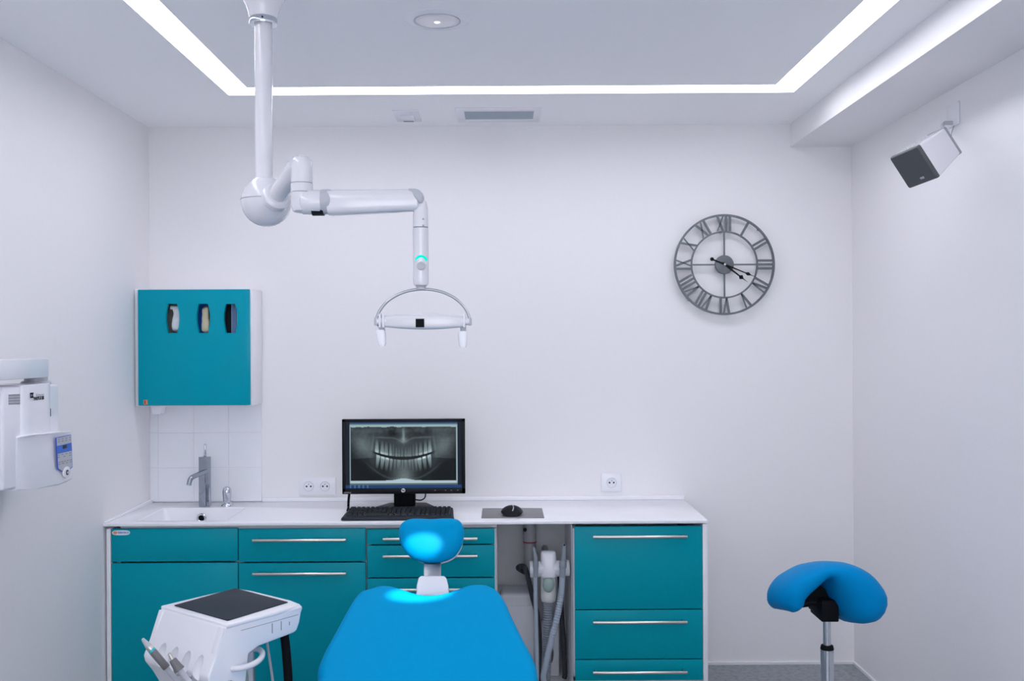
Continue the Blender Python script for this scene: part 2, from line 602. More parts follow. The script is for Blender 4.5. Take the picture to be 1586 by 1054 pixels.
cyl(bm := NB(), (q.x, q.y + .004, q.z), (q.x, q.y - .002, q.z), .0125)
obj('overflow_hole', bm, M['blackm'], t)
obj('upstand', box(NB(), xs[-1] + .001, xr_, D - .010, D, ZT, ZT + .018, .002), M['top'], t)
prism(bm := NB(), [(YW + .01, ZT), (D - .01, ZT), (D - .01, ZT + .016), (YW + .01, ZT + .006)], XL, XL + .012, .0015, 1, basis((0, 0, 0), (0, 1, 0), (0, 0, 1), (1, 0, 0)))
obj('side_upstand', bm, M['top'], t)
bm = NB()
box(bm, XL + .055, .0 - .035, YW + .038, YW + .055, ZT - TW - .0185, ZT - TW + .0005)
obj('front_rail', bm, M['cav'], t)

# ------------------------------------------------------------------ cabinets
YD = 3.889                       # door faces
TH = .019


def px_x(px, py=930): return PY(px, py, YD).x
def px_z(px, py): return PY(px, py, YD).z


def handle(x0, x1, z, parent):
    bm = NB()
    y = YD - .032
    r = .0064
    cyl(bm, (x0, y, z), (x1, y, z), r, 20, bev=.0012)
    for x in (x0 + .012, x1 - .012):
        cyl(bm, (x, y, z), (x, YD - .0005, z), .0036, 14)
    return obj('handle', bm, M['steel'], parent)


def front(name, x0, x1, z0, z1, parent, hd=None):
    o = obj(name, box(NB(), x0, x1, YD, YD + TH, z0, z1, .0016), M['teal'], parent)
    if hd:
        handle(hd[0], hd[1], hd[2], o)
    return o


def carcass(x0, x1, zt, parent, left=True, right=True, zb=.10):
    bm = NB()
    yb_ = D - .02
    y0 = YD + TH + .001
    box(bm, x0, x0 + .016, y0, yb_, zb, zt); box(bm, x1 - .016, x1, y0, yb_, zb, zt)
    box(bm, x0, x1, y0, yb_, zb, zb + .016); box(bm, x0, x1, yb_ - .008, yb_, zb, zt)
    obj('carcass', bm, M['lam'], parent, flat=True)
    obj('plinth', box(NB(), x0, x1, YD + .06, YD + .076, 0, zb), M['cav'], parent, flat=True)


ZU = ZT - TW - .0225             # top of the carcasses
xa, xb = px_x(173), px_x(368.5)
t = thing('base_cabinet', 'teal cupboard under the washbasin with a maker sticker in its upper corner', 'cabinet', ((xa + xb) / 2, 4.1, 0))
carcass(XL + .042, xb + .0015, ZU, t)
p = front('front_panel', xa, xb, px_z(270, 869), px_z(270, 818.3), t)
front('door', xa, xb, .105, px_z(270, 871.6), t)
obj('end_panel', box(NB(), px_x(165.5), px_x(171.8), YD - .002, D - .02, 0, ZT - TW - .012, .001), M['lam'], t)
# sticker
sc_ = PY(187.5, 824.5, YD)
st = []
for k in range(32):
    a = 2 * PI * k / 32
    cx = math.copysign(abs(math.cos(a)) ** .55, math.cos(a)); cz = math.copysign(abs(math.sin(a)) ** .8, math.sin(a))
    st.append((cx * .0355, cz * .0098))
s1 = obj('sticker', prism(NB(), st, 0, .0006, X=XZ((sc_.x, YD, sc_.z))), M['logo_white'], p, 'white lozenge-shaped maker sticker')
WM[s1.name] = WM[t.name]
el = [(-.023 + .0088 * math.cos(2 * PI * k / 24), .0058 * math.sin(2 * PI * k / 24)) for k in range(24)]
bm = prism(NB(), el, .0006, .001, X=XZ((sc_.x, YD, sc_.z)))
x_ = obj('sticker_emblem', bm, M['orange'], p)
text(bm := NB(), 'DENTECA', .0095, XZ((sc_.x + .0095, YD - .0008, sc_.z)), .0002, bold=.0003)
obj('sticker_lettering', bm, M['bluep'], p)

xa2, xb2 = px_x(370), px_x(566.5)
t = thing('drawer_cabinet', 'teal cabinet of two wide drawers right of the washbasin cupboard', 'cabinet', ((xa2 + xb2) / 2, 4.1, 0), group='teal drawer cabinets')
carcass(xa2 - .0015, xb2 + .0015, ZU, t)
front('drawer', xa2, xb2, px_z(468, 869.2), px_z(468, 818.5), t, (px_x(394, 834), px_x(538, 834), px_z(466, 834)))
front('drawer', xa2, xb2, .105, px_z(468, 871.5), t, (px_x(394, 885), px_x(538, 885), px_z(466, 885.5)))

xa3, xb3 = px_x(569), px_x(766.5)
t = thing('drawer_cabinet', 'teal cabinet of shallow drawers behind the headrest of the chair', 'cabinet', ((xa3 + xb3) / 2, 4.1, 0), group='teal drawer cabinets')
carcass(xa3 - .0015, xb3 + .0055, ZU, t)
ys = [818, 843.2, 894.3, 945, 996]
for k in range(5):
    zt_ = px_z(668, ys[k]) - .0025
    zb_ = px_z(668, ys[k + 1]) + .0025 if k < 4 else .105
    hy = (832, 858.6, 910, 960, 1011)[k]
    front('drawer', xa3, xb3, zb_, zt_, t, (px_x(594.5, hy), px_x(740, hy), px_z(667, hy)))

xa4, xb4 = px_x(890.5), px_x(1088)
t = thing('drawer_cabinet', 'teal cabinet with a deep top drawer at the right end of the worktop', 'cabinet', ((xa4 + xb4) / 2, 4.1, 0), group='teal drawer cabinets')
carcass(xa4 - .0055, xb4 + .001, ZU, t)
ys = [814, 943.5, 1020.5]
for k in range(3):
    zt_ = px_z(990, ys[k]) - .002
    zb_ = px_z(990, ys[k + 1]) + .002 if k < 2 else .105
    hy = (828.7, 960, 1037)[k]
    front('drawer', xa4, xb4, zb_, zt_, t, (px_x(917.5, hy), px_x(1062.5, hy), px_z(990, hy)))
obj('end_panel', box(NB(), px_x(1088.7), px_x(1096), YD - .002, D - .02, 0, ZT - TW - .004, .001), M['lam'], t)

# ------------------------------------------------------------------ open niche and what stands in it
nx0, nx1 = xb3 + .0055, xa4 - .0055
t = thing('open_cabinet', 'open grey compartment between the teal drawer cabinets', 'cabinet', ((nx0 + nx1) / 2, 4.2, 0))
bm = NB()
box(bm, nx0 + .001, nx1 - .001, D - .03, D - .02, .02, ZU + .012)
obj('back_panel', bm, M['cav'], t, flat=True)
bm = NB()
box(bm, nx0 + .001, nx0 + .004, YD + .052, D - .03, .02, ZU + .012); box(bm, nx1 - .004, nx1 - .001, YD + .052, D - .03, .02, ZU + .012)
obj('side_lining', bm, M['cav'], t, flat=True)
obj('bottom_panel', box(NB(), nx0 + .001, nx1 - .001, YD + .05, D - .02, 0, .02), M['cav'], t, flat=True)
zsh = PY(790, 905, D - .03).z
obj('ledge', box(NB(), nx0 + .005, nx0 + .17, 4.27, D - .031, zsh - .02, zsh, .002), M['cav'], t)

# waste pipe
pc = PY(820.5, 830, 4.25)
t = thing('drain_pipe', 'grey waste pipe with a red ring hanging in the open compartment', 'pipe', (pc.x, 4.25, PY(820, 900, 4.25).z))
zr = PY(820, 838, 4.25).z
cyl(bm := NB(), (pc.x, 4.25, zr), (pc.x, 4.25, ZT - TW - .001), .0285)
cyl(bm, (pc.x, 4.25, PY(820, 880, 4.25).z), (pc.x, 4.25, zr - .004), .026)
cyl(bm, (pc.x, 4.25, PY(820, 880, 4.25).z), (pc.x, D - .031, PY(820, 880, 4.25).z), .022)
obj('pipe', bm, M['pipe'], t)
cyl(bm := NB(), (pc.x, 4.25, zr - .004), (pc.x, 4.25, zr + .002), .0292)
obj('seal_ring', bm, M['red'], t)
q = PY(813, 820, 4.22)
cyl(bm := NB(), (q.x, 4.225, q.z), (q.x, 4.2185, q.z), .008)
obj('screw_cap', bm, M['black'], t)

# drain tank
tx0, tx1 = PY(775, 950, 4.12).x, PY(834, 950, 4.12).x
tz = PY(800, 919, 4.12).z
t = thing('waste_tank', 'pale plastic tank standing low in the open compartment behind the chair', 'tank', ((tx0 + tx1) / 2, 4.15, .02))
box(bm := NB(), tx0, tx1, 4.12, 4.26, .0205, tz, .018, 4)
ob = obj('body', bm, M['tank'], t)
box(bm := NB(), tx0 + .02, tx1 - .02, 4.117, 4.125, .08, tz - .05, .003)
obj('recess_panel', bm, M['tank'], t)
q = PY(850, 1000, 4.14)
t = thing('plastic_bracket', 'pale oval-slotted bracket behind the corrugated suction hose', 'bracket', (q.x, 4.2, .02))
bm = NB()
z_b, z_t = .0205, PY(850, 960, 4.2).z
x0, x1 = PY(838, 1000, 4.2).x, PY(866, 1000, 4.2).x
box(bm, x0, x1, 4.19, 4.21, z_b, z_t, .006)
br = obj('plate', bm, M['tank'], t)
zc_ = PY(853, 1012, 4.19).z
cut(br, [lathe(NB(), [(.013, -.05), (.013, .05)], 24, Matrix.Translation((PY(853, 1012, 4.19).x, 4.2, zc_)) @ Matrix.Rotation(PI / 2, 4, 'X'), sy=3.)])

YS = 3.97
def S(px, py, dy=0.): return PY(px, py, YS + dy)
q = S(850, 880)
t = thing('suction_holder', 'white holder for the suction tubes hanging in the open compartment', 'suction holder', (q.x, YS + .02, q.z))
a, c = S(820.5, 881), S(882, 879)
rr = (S(820, 868) - S(820, 893)).length / 2
bm = NB()
cyl(bm, a, c, rr, 32, bev=.004)
hb = obj('crossbar', bm, M['white'], t)
bm = NB()
secs = []
for py, hw, dp in ((852.5, 8, .010), (853.5, 10.5, .018), (856, 11.5, .023), (866, 12.2, .026), (880, 13.2, .036), (891, 13.2, .034)):
    s0 = S(849 + (py - 850) * .02, py, .0)
    w_ = hw / F * YS
    secs.append([s0 + Vector((math.copysign(abs(math.cos(2 * PI * k / 28)) ** .6, math.cos(2 * PI * k / 28)) * w_, math.copysign(abs(math.sin(2 * PI * k / 28)) ** .6, math.sin(2 * PI * k / 28)) * dp, 0)) for k in range(28)])
loft(bm, secs)
obj('head_cap', bm, M['white'], t)
bm = NB()
secs = []
for py, hw, dp in ((889, 11.5, .026), (905, 11.8, .028), (918, 11.9, .030), (926, 11.6, .029), (930, 10.6, .025), (931.5, 8, .02)):
    s0 = S(849.5, py, .004)
    w_ = hw / F * YS
    secs.append([s0 + Vector((math.cos(2 * PI * k / 28) * w_, math.sin(2 * PI * k / 28) * dp, 0)) for k in range(28)])
obj('body', loft(bm, secs), M['cream'], t)
lathe(bm := NB(), [(.0235, 0), (.021, .004), (.016, .007), (.009, .009), (0, .0095)], 28, basis(S(849.5, 905, -.026), (1, 0, 0), (0, 0, 1), (0, -1, 0)), sy=1.35)
obj('window', bm, M['greentint'], t)
bm = NB()
hp = [S(849, 930, .0), S(848, 980, .0), S(846, 1030, .004), S(845, 1075, .008)]
hp[-1].z = max(hp[-1].z, .06)
hp.append(Vector((hp[-1].x, hp[-1].y + .02, .044)))
pth = catmull(hp, 60)
n_ = len(pth)
tube(bm, pth, lambda s: .0185 + .0016 * math.cos(s * (n_ - 1) * PI * .5), 16, 0)
obj('corrugated_hose', bm, M['mgrey'], t)
bm = NB()
cyl(bm, S(850, 880, .02), Vector((S(850, 880).x, D - .0306, S(850, 880).z)), .014)
obj('wall_arm', bm, M['grey'], t)
for px in (830, 871.5):
    bm = NB()
    tube(bm, [S(px, 881) + Vector((.0, (rr + .0035) * -math.cos(k / 5 * PI), (rr + .0035) * math.sin(k / 5 * PI))) for k in range(6)], .006, 8, 3)
    obj('clip', bm, M['grey'], t)


def tube_thing(name, label, cat, pts, r, m_, group=None, extras=None):
    t_ = thing(name, label, cat, pts[-1], 0, group)
    obj('tube', tube(NB(), pts, r, 16, 10), m_, t_)
    for nm, bmx, mx in (extras or []):
        obj(nm, bmx, mx, t_)
    return t_


yo = -(rr + .0255)
pts = [S(829, 893, yo), S(829.5, 930, yo), S(831, 990, yo), S(832, 1040, yo), S(832, 1080, yo)]
pts[-1].z = .10; pts.append(pts[-1] + Vector((.004, .06, -.066)))
g1 = tube(NB(), [S(826.8, 847, yo), S(827.5, 852, yo), S(829.3, 862, yo), S(829.8, 872, yo)], lambda s: .0042 + .005 * s, 14, 8)
cl = NB(); cyl(cl, S(829.6, 869, yo), S(829.8, 878, yo), .0125, 20, r2=.0115); cyl(cl, S(829.8, 878, yo), S(829.6, 894, yo), .0105, 20, r2=.0085)
tube_thing('saliva_ejector', 'thin grey saliva tube clipped to the left end of the white holder', 'suction tube', pts, .0082, M['hose'], 'suction tubes on the holder', [('nozzle', g1, M['mgrey']), ('grip', cl, M['mgrey'])])
pts = [S(871, 892, yo), S(869.5, 915, yo), S(864, 950, yo - .004), S(854, 990, yo - .012), S(845, 1030, yo - .012), S(842, 1075, yo - .006)]
pts[-1].z = .10; pts.append(pts[-1] + Vector((.025, .0, -.062)))
rib = NB()
pth = catmull(pts[1:4], 40)
tube(rib, pth[8:76], lambda s: .0122 + .0012 * math.cos(s * 67 * PI * .5), 16, 0)
g1 = NB(); cyl(g1, S(874, 842, yo), S(872.5, 868, yo), .0085, 20, r2=.0105)
hl = NB(); cyl(hl, S(874.2, 843, yo - .0065), S(874, 844.5, yo - .010), .0035, 10)
cl = NB(); cyl(cl, S(872.3, 868, yo), S(871.6, 879, yo), .0148, 20, r2=.0148, bev=.002); cyl(cl, S(871.5, 878, yo), S(871, 894, yo), .0125, 20, r2=.0118)
tube_thing('suction_tube', 'thick ribbed grey suction tube clipped to the right end of the white holder', 'suction tube', pts, .0118, M['hose'], 'suction tubes on the holder', [('nozzle', g1, M['mgrey']), ('nozzle_hole', hl, M['black']), ('grip', cl, M['mgrey']), ('ribs', rib, M['hose'])])
pts = [PY(866, 880, 4.2), PY(869, 930, 4.2), PY(872, 990, 4.16), PY(875, 1040, 4.14)]
pts.append(Vector((pts[-1].x - .003, 4.14, .032)))
tube_thing('dark_hose', 'dark hose hanging down the right side of the open compartment', 'hose', pts, .0105, M['hdark'])
pts = [Vector((pc.x - .005, D - .04, PY(810, 885, D).z)), PY(803, 880, 4.2), PY(807, 876, 4.14), PY(813, 879, 4.08), PY(818, 895, 4.08), PY(825, 925, 4.09), PY(834, 965, 4.10), PY(836.5, 1040, 4.09)]
pts.append(Vector((pts[-1].x, 4.09, .032)))
tube_thing('bent_hose', 'black bent hose coming out beside the grey waste pipe', 'hose', pts, .0105, M['hdark'])

# ------------------------------------------------------------------ tap and dispenser on the worktop
q = PZ(317.5, 784, ZT)
t = thing('basin_tap', 'chrome square column tap behind the washbasin', 'tap', q)
q = q + Vector((0, 0, .0004))
ht = PY(317, 707, q.y).z - ZT
RT = Matrix.Translation(q) @ Matrix.Rotation(math.radians(-28), 4, 'Z')
obj('column', box(NB(), -.0185, .0185, -.0185, .0185, 0, ht, .0015, X=RT), M['tap'], t)
sp = PY(320, 729, q.y - .01)
e1, e2, e3 = PY(303, 736, q.y - .085), PY(296.5, 739.5, q.y - .115), PY(292.5, 751, q.y - .13)
bm = NB()
tube(bm, [sp, sp.lerp(e1, .5), e1, e2, e2.lerp(e3, .35) + Vector((-.002, -.002, 0)), e3], .0105, 18, 8)
obj('spout', bm, M['tap'], t)
a = PY(317.5, 708, q.y); c = PY(317.8, 687, q.y)
obj('lever', cyl(NB(), a, c, .0052, 16, bev=.001), M['chrome'], t)
a = PZ(324.5, 785, ZT) + Vector((0, 0, .0004)); c = PY(323.5, 754, a.y)
obj('plug_rod', cyl(NB(), a, Vector((a.x, a.y, c.z)), .0042, 12), M['chrome'], t)
q = PZ(351.5, 783, ZT)
t = thing('soap_pump', 'small chrome pump on the worktop right of the tap', 'soap pump', q)
lathe(bm := NB(), [(.0255, 0), (.0255, .005), (.022, .011), (.016, .014)], 32, Matrix.Translation(q))
obj('flange', bm, M['chrome'], t)
lathe(bm := NB(), [(.0145, .012), (.0165, .02), (.0185, .045), (.0195, .06), (.0185, .072), (.014, .081), (.007, .085), (0, .086)], 32, Matrix.Translation(q))
obj('body', bm, M['chrome'], t)
obj('spout', tube(NB(), [q + Vector((0, -.008, .078)), q + Vector((0, -.026, .079)), q + Vector((0, -.034, .073))], .005, 12), M['chrome'], t)

# ------------------------------------------------------------------ sockets
def socket(xa_, xb_, ya_, yb_, cents, label):
    c0, c1 = PY(xa_, yb_, D), PY(xb_, ya_, D)
    cz = (c0.z + c1.z) / 2
    t_ = thing('wall_socket', label, 'wall socket', ((c0.x + c1.x) / 2, D, cz), 0, 'white wall sockets above the worktop')
    bm = box(NB(), c0.x, c1.x, D - .009, D, c0.z, c1.z, .003)
    o = obj('cover_plate', bm, M['white'], t_)
    for cx in cents:
        x = PY(cx, (ya_ + yb_) / 2, D).x
        X = XZ((x, D - .009, cz))
        bm = lathe(NB(), [(.0225, .0), (.0225, .0025), (.0205, .0030), (.0195, .0012), (0, .0010)], 40, X)
        s_ = obj('socket_insert', bm, M['white'], t_)
        bm = NB()
        tube(bm, [X @ Vector((.0212 * math.cos(2 * PI * k / 40), .0212 * math.sin(2 * PI * k / 40), .0026)) for k in range(40)], .0009, 6, 0, True)
        obj('rim', bm, M['lgrey'], s_)
        bm = NB()
        for dx in (-.0095, .0095):
            lathe(bm, [(.0040, 0), (.0040, .0016)], 16, X @ Matrix.Translation((dx, 0, 0)))
        obj('pin_holes', bm, M['black'], s_)
        bm = NB()
        lathe(bm, [(.0026, 0), (.0024, .009), (0, .0105)], 16, X @ Matrix.Translation((0, .0095, 0)))
        obj('earth_pin', bm, M['sgrey'], s_)
    return t_


socket(464, 520.5, 738.5, 766, (478.8, 504), 'white double wall socket left of the monitor')
socket(931, 962, 732, 761, (947,), 'white single wall socket on the wall right of the mouse pad')

# ------------------------------------------------------------------ monitor
YM = 4.14
c0, c1 = PY(530, 765, YM), PY(720, 648, YM)
mx_, W2, H2 = (c0.x + c1.x) / 2, (c1.x - c0.x) / 2, (c1.z - c0.z) / 2
mz = (c0.z + c1.z) / 2
t = thing('monitor', 'black flat-screen monitor showing a dental x-ray on the worktop', 'monitor', (mx_, YM + .05, ZT))
XM = XZ((mx_, YM, mz))
bm = NB()
bz_ = .0135
sxo, szb, szt = .0145, .0245, .0125
ix_ = (-W2 + sxo, W2 - sxo); iz_ = (-H2 + szb, H2 - szt)
box(bm, -W2, W2, -H2, iz_[0], -.02, 0, .002, X=XM); box(bm, -W2, W2, iz_[1], H2, -.02, 0, .002, X=XM)
box(bm, -W2, ix_[0], -H2, H2, -.02, 0, .002, X=XM); box(bm, ix_[1], W2, -H2, H2, -.02, 0, .002, X=XM)
obj('bezel', bm, M['black'], t)
box(bm := NB(), -W2 + .003, W2 - .003, -H2 + .003, H2 - .003, -.05, -.006, .008, X=XM)
obj('rear_shell', bm, M['blackm'], t)


def bump1(x, c, w): return math.exp(-((x - c) / w) ** 2)


rx = random.Random(11)
TEETH = []
for s_row in (-1, 1):
    edges, x_ = [], 0.0
    for w_ in ((.058, .050, .056, .055, .058, .082, .085, .08) if s_row < 0 else (.040, .042, .052, .056, .060, .088, .088, .08)):
        edges.append((x_, x_ + w_)); x_ += w_
    for sd in (-1, 1):
        for n_t, (a_, b_) in enumerate(edges):
            TEETH.append((s_row, sd * (a_ + b_) / 2, (b_ - a_) / 2, n_t, rx.uniform(.85, 1.15), rx.uniform(-.01, .01)))


def xray(u, v):
    """brightness of the panoramic picture and window furniture at u (left-right), v (top-down)"""
    if v < .022: return (.02, .05, .13)
    if v < .04: return (.10, .17, .22)
    if v > .955:
        if u < .20 and int(u * 75) % 3 == 0: return (.06, .16, .30)
        return (.015, .05, .15)
    if v > .925: return (.10, .14, .15)
    if u < .008 or u > .985: return (.30, .42, .45)
    if v < .075 + .012 * noise.noise(Vector((u * 14, 0, 5))): return (.32, .45, .48)
    if v > .885 - .03 * bump1(u, .5, .08): return (.42, .55, .60)
    x = (u - .5) * 2
    ax = abs(x)
    y = v
    nz = noise.noise(Vector((u * 9, v * 7, 3))) * .5 + noise.noise(Vector((u * 30, v * 24, 1))) * .25
    fine = noise.noise(Vector((u * 70, v * 40, 9)))
    b = .010 + .010 * nz
    b += .09 * bump1(y, .12, .055) * max(0, .5 + .9 * nz)
    b += .05 * bump1(y, .24, .10) * (.7 + .6 * nz)
    b += .13 * bump1(ax, .76, .15) * bump1(y, .36, .17) * (1 + .3 * nz)
    b += .07 * bump1(ax, .60, .10) * bump1(y, .50, .20)
    if y > .545 + .05 * (ax - .7) and ax > .5: b *= .35 + .5 * max(0, 1 - (ax - .5) / .12)
    jaw = .86 - .75 * max(0, ax - .18) ** 1.7
    b += .035 * bump1(y, jaw, .016) * max(0, min(1, (.80 - ax) / .3))
    b += .07 * bump1(ax, .585 + .16 * (y - .40), .016) * bump1(y, .36, .13)
    b += .20 * bump1(x, 0, .022) * bump1(y, .20, .09)
    b += .16 * bump1(x, 0, .07) * bump1(y, .275, .045)
    pal = .235 + .07 * bump1(ax, 0, .13) - .015 * (ax > .25) * (ax - .25)
    b += .07 * bump1(y, pal + .012 * noise.noise(Vector((x * 5, 2, 2))), .012) * max(0, min(1, (.58 - ax) / .15)) * (.6 + .8 * ax)
    b -= .03 * bump1(ax, .22, .12) * bump1(y, .17, .05)
    b += .16 * bump1(x, 0, .17) * bump1(y, .87, .19) * (1 + .4 * nz)
    b += .05 * bump1(x, 0, .30) * bump1(y, .62, .14)
    b += .05 * bump1(x, 0, .42) * bump1(y, .40, .10)
    cy = .55 - .30 * x * x
    gap = .024 - .016 * ax
    for (sr, tx, hw, n_t, br, jit) in TEETH:
        d_ = (y - cy) * sr
        lean = (.10 if sr > 0 else .03) * (1 if tx > 0 else -1) * (.3 + abs(tx)) * 2
        dx = (x - tx - jit - lean * max(0, d_ - .03) * (1 if sr > 0 else -.5)) / hw
        if abs(dx) > 1.15 or d_ < gap - .008: continue
        L_ = .125 + .05 * (n_t > 2)
        if d_ > L_ + gap + .05: continue
        crown = .055
        taper = 1 if d_ < crown else max(.25, 1 - .55 * (d_ - crown) / L_)
        p_ = max(0, 1 - abs(dx / taper) ** 3)
        amp = (.16 + .05 * n_t * (n_t > 3) + .04 * (n_t == 2)) * br
        fall = min(1, max(0, (d_ - gap + .008) / .012)) * (1 if d_ < crown else max(0, 1 - (d_ - crown) / L_) * .75)
        pulp = 1 - .35 * bump1(dx, 0, .25) * (d_ > .03)
        b += amp * p_ * fall * pulp
        if n_t in (5, 6) and d_ < .048: b += .16 * br * p_ * fall
        if n_t == 6 and sr > 0 and tx > 0 and d_ < .045 and abs(dx) < .6: b += .35
        if n_t == 5 and sr > 0 and tx < 0 and d_ < .035 and abs(dx) < .5: b += .30
    if abs(y - cy) < gap * 1.1: b *= 1 - .7 * max(0, min(1, (.62 - ax) / .1))
    b = max(.008, b * (1 + .12 * fine))
    return (b * .70, b * .92, b * .98)


NU, NV = 264, 156
me = bpy.data.meshes.new('screen')
vv, ff = [], []
su = (ix_[1] - ix_[0]); sv = (iz_[1] - iz_[0])
for j in range(NV + 1):
    for i in range(NU + 1):
        vv.append(XM @ Vector((ix_[0] + su * i / NU, iz_[1] - sv * j / NV, -.003)))
for j in range(NV):
    for i in range(NU):
        a = j * (NU + 1) + i
        ff.append((a, a + NU + 1, a + NU + 2, a + 1))
Wi = WM[t.name].inverted()
me.from_pydata([Wi @ v for v in vv], [], ff)
ca = me.color_attributes.new('picture', 'FLOAT_COLOR', 'POINT')
mu0, mu1 = .035, .965
for j in range(NV + 1):
    for i in range(NU + 1):
        u, v = i / NU, j / NV
        if u < mu0 or u > mu1:
            cl_ = (.008, .012, .022) if v < .955 else (.015, .05, .15)
        else:
            cl_ = xray((u - mu0) / (mu1 - mu0), v)
        ca.data[j * (NU + 1) + i].color = (*cl_, 1)
ms = bpy.data.materials.new('screen_picture')
ms.use_nodes = True
nt = ms.node_tree
b = nt.nodes['Principled BSDF']
at = nt.nodes.new('ShaderNodeAttribute'); at.attribute_name = 'picture'
nt.links.new(at.outputs['Color'], b.inputs['Emission Color'])
b.inputs['Emission Strength'].default_value = 1.0
b.inputs['Base Color'].default_value = (.01, .01, .012, 1)
b.inputs['Roughness'].default_value = .3
b.inputs['Specular IOR Level'].default_value = .05
me.materials.append(ms)
so = bpy.data.objects.new('screen', me); COL.objects.link(so); so.parent = t
lz = PY(625, 759, YM).z - mz
lx = PY(624.5, 759, YM).x - mx_
lathe(bm := NB(), [(.0085, 0), (.0085, .001), (0, .001)], 32, XM @ Matrix.Translation((lx, lz, 0)))
lg = obj('emblem', bm, M['logo_white'], t, 'round silver emblem')
text(bm := NB(), 'hp', .0125, XM @ Matrix.Translation((lx, lz + .001, .0012)) @ Matrix.Shear('XZ', 4, (0, 0)), .0002, bold=.0004)
obj('emblem_lettering', bm, M['black'], lg)
text(bm := NB(), 'COMPAQ', .0075, XM @ Matrix.Translation((-W2 + .022, -H2 + .0065, .0004)), .0002)
obj('lettering', bm, M['lgrey'], t)
for px in (674, 690, 699, 709):
    bm = NB()
    x = PY(px, 760, YM).x - mx_
    box(bm, x - .0022, x + .0022, lz - .0015, lz + .0005, 0, .0006, X=XM)
    obj('button', bm, M['lgrey'], t)
nz0, nz1 = PY(610, 775, YM + .04).x, PY(643, 775, YM + .04).x
bm = NB()
box(bm, nz0, nz1, YM + .035, YM + .075, ZT + .012, mz - .02, .006)
obj('stand_neck', bm, M['blackm'], t)
ba, bb_ = PY(586, 783, YM).x, PY(668, 783, YM).x
prism(bm := NB(), [(ba, YM - .04), (bb_, YM - .04), (bb_ + .008, YM + .04), (bb_ - .03, YM + .13), (ba + .03, YM + .13), (ba - .008, YM + .04)], ZT + .0005, ZT + .014, .004)
obj('stand_base', bm, M['black'], t)
bm = NB()
a = PY(541, 764, YM + .03); c = PY(539, 783, YM + .03)
tube(bm, [a + Vector((.002, 0, .03)), a, PY(540, 773, YM + .025), PY(539.5, 785, YM + .02), PY(539.5, 787, YM - .035), Vector((c.x + .02, 4.082, ZT + .006)), Vector((c.x + .10, 4.080, ZT + .006)), Vector((c.x + .16, 4.086, ZT + .006))], .0052, 12, 8)
obj('cable', bm, M['blackm'], t)
bm = NB()
tube(bm, [PY(659, 762, YM + .05), PY(658, 770, YM + .05), PY(652, 774, YM + .055), PY(643, 773, YM + .06), PY(638, 770, YM + .06)], .0028, 10, 8)
obj('loop_cable', bm, M['blackm'], t)

# ------------------------------------------------------------------ keyboard, mouse
kx0, kx1 = PZ(527, 806, ZT).x, -.205
ky0, ky1 = 3.903, 4.068
t = thing('keyboard', 'black computer keyboard lying in front of the monitor', 'keyboard', ((kx0 + kx1) / 2, (ky0 + ky1) / 2, ZT))
bm = NB()
poly = [(ky0, ZT + .001), (ky1, ZT + .001), (ky1, ZT + .026), (ky0 + .034, ZT + .014), (ky0 + .006, ZT + .0125), (ky0, ZT + .008)]
t2 = prism(NB(), [(p[0], p[1]) for p in poly], 0, 1, 0)
secs = []
for s, ins in ((0, .022), (.007, .008), (.022, .001), (.04, 0), (1 - .04, 0), (1 - .022, .001), (1 - .007, .008), (1, .022)):
    x = kx0 + (kx1 - kx0) * s
    secs.append([Vector((x + (0.010 if s < .5 else -.010) * (p[0] - ky0) / .165, p[0] + (ins if p[0] < ky0 + .03 else -ins * .6 if p[0] > ky1 - .01 else 0), p[1] - (ins * .28 if p[1] > ZT + .005 else 0))) for p in poly])
loft(bm, secs)
t2.free()
obj('body', bm, M['kb'], t)
bm = NB()
sl = (.026 - .014) / (ky1 - ky0 - .034)
rows_ = 6
y_a, y_b = ky0 + .037, ky1 - .008
x_a, x_b = kx0 + .018, kx1 - .018
Wk = x_b - x_a
blocks = [(0, .66, 14.6), (.675, .805, 3), (.82, 1., 4)]
for r_ in range(rows_):
    yy = y_a + (y_b - y_a) * r_ / rows_ + .001
    kd = (y_b - y_a) / rows_ - .0028
    for (f0, f1, n__) in blocks:
        if r_ == 0 and f0 == 0:
            cells = [(0, .09), (.09, .17), (.17, .25), (.25, .62), (.62, .7), (.7, .8), (.8, .9), (.9, 1.)]
        else:
            k = int(n__)
            sh = (r_ % 3) * .018 if k > 6 else 0
            cells = [((i + (sh * 10 if i else 0)) / (k + sh * 10 if k > 6 else k), (i + 1 + sh * 10) / (k + sh * 10) if k > 6 else (i + 1) / k) for i in range(k)]
        for (c_0, c_1) in cells:
            xx0 = x_a + Wk * (f0 + (f1 - f0) * c_0) + .0011
            xx1 = x_a + Wk * (f0 + (f1 - f0) * min(c_1, 1)) - .0011
            if xx1 - xx0 < .004: continue
            zb_ = ZT + .0135 + sl * (yy - ky0 - .034)
            tt = bmesh.new()
            bmesh.ops.create_cube(tt, size=1)
            for v in tt.verts:
                top_ = v.co.z > 0
                ix = .0022 if top_ else 0
                v.co = Vector((xx0 + ix if v.co.x < 0 else xx1 - ix, yy + ix * .7 if v.co.y < 0 else yy + kd - ix, zb_ + (.0075 if top_ else -.001) + sl * (kd if v.co.y > 0 else 0)))
            merge(bm, tt)
obj('keys', bm, M['key'], t, flat=True)

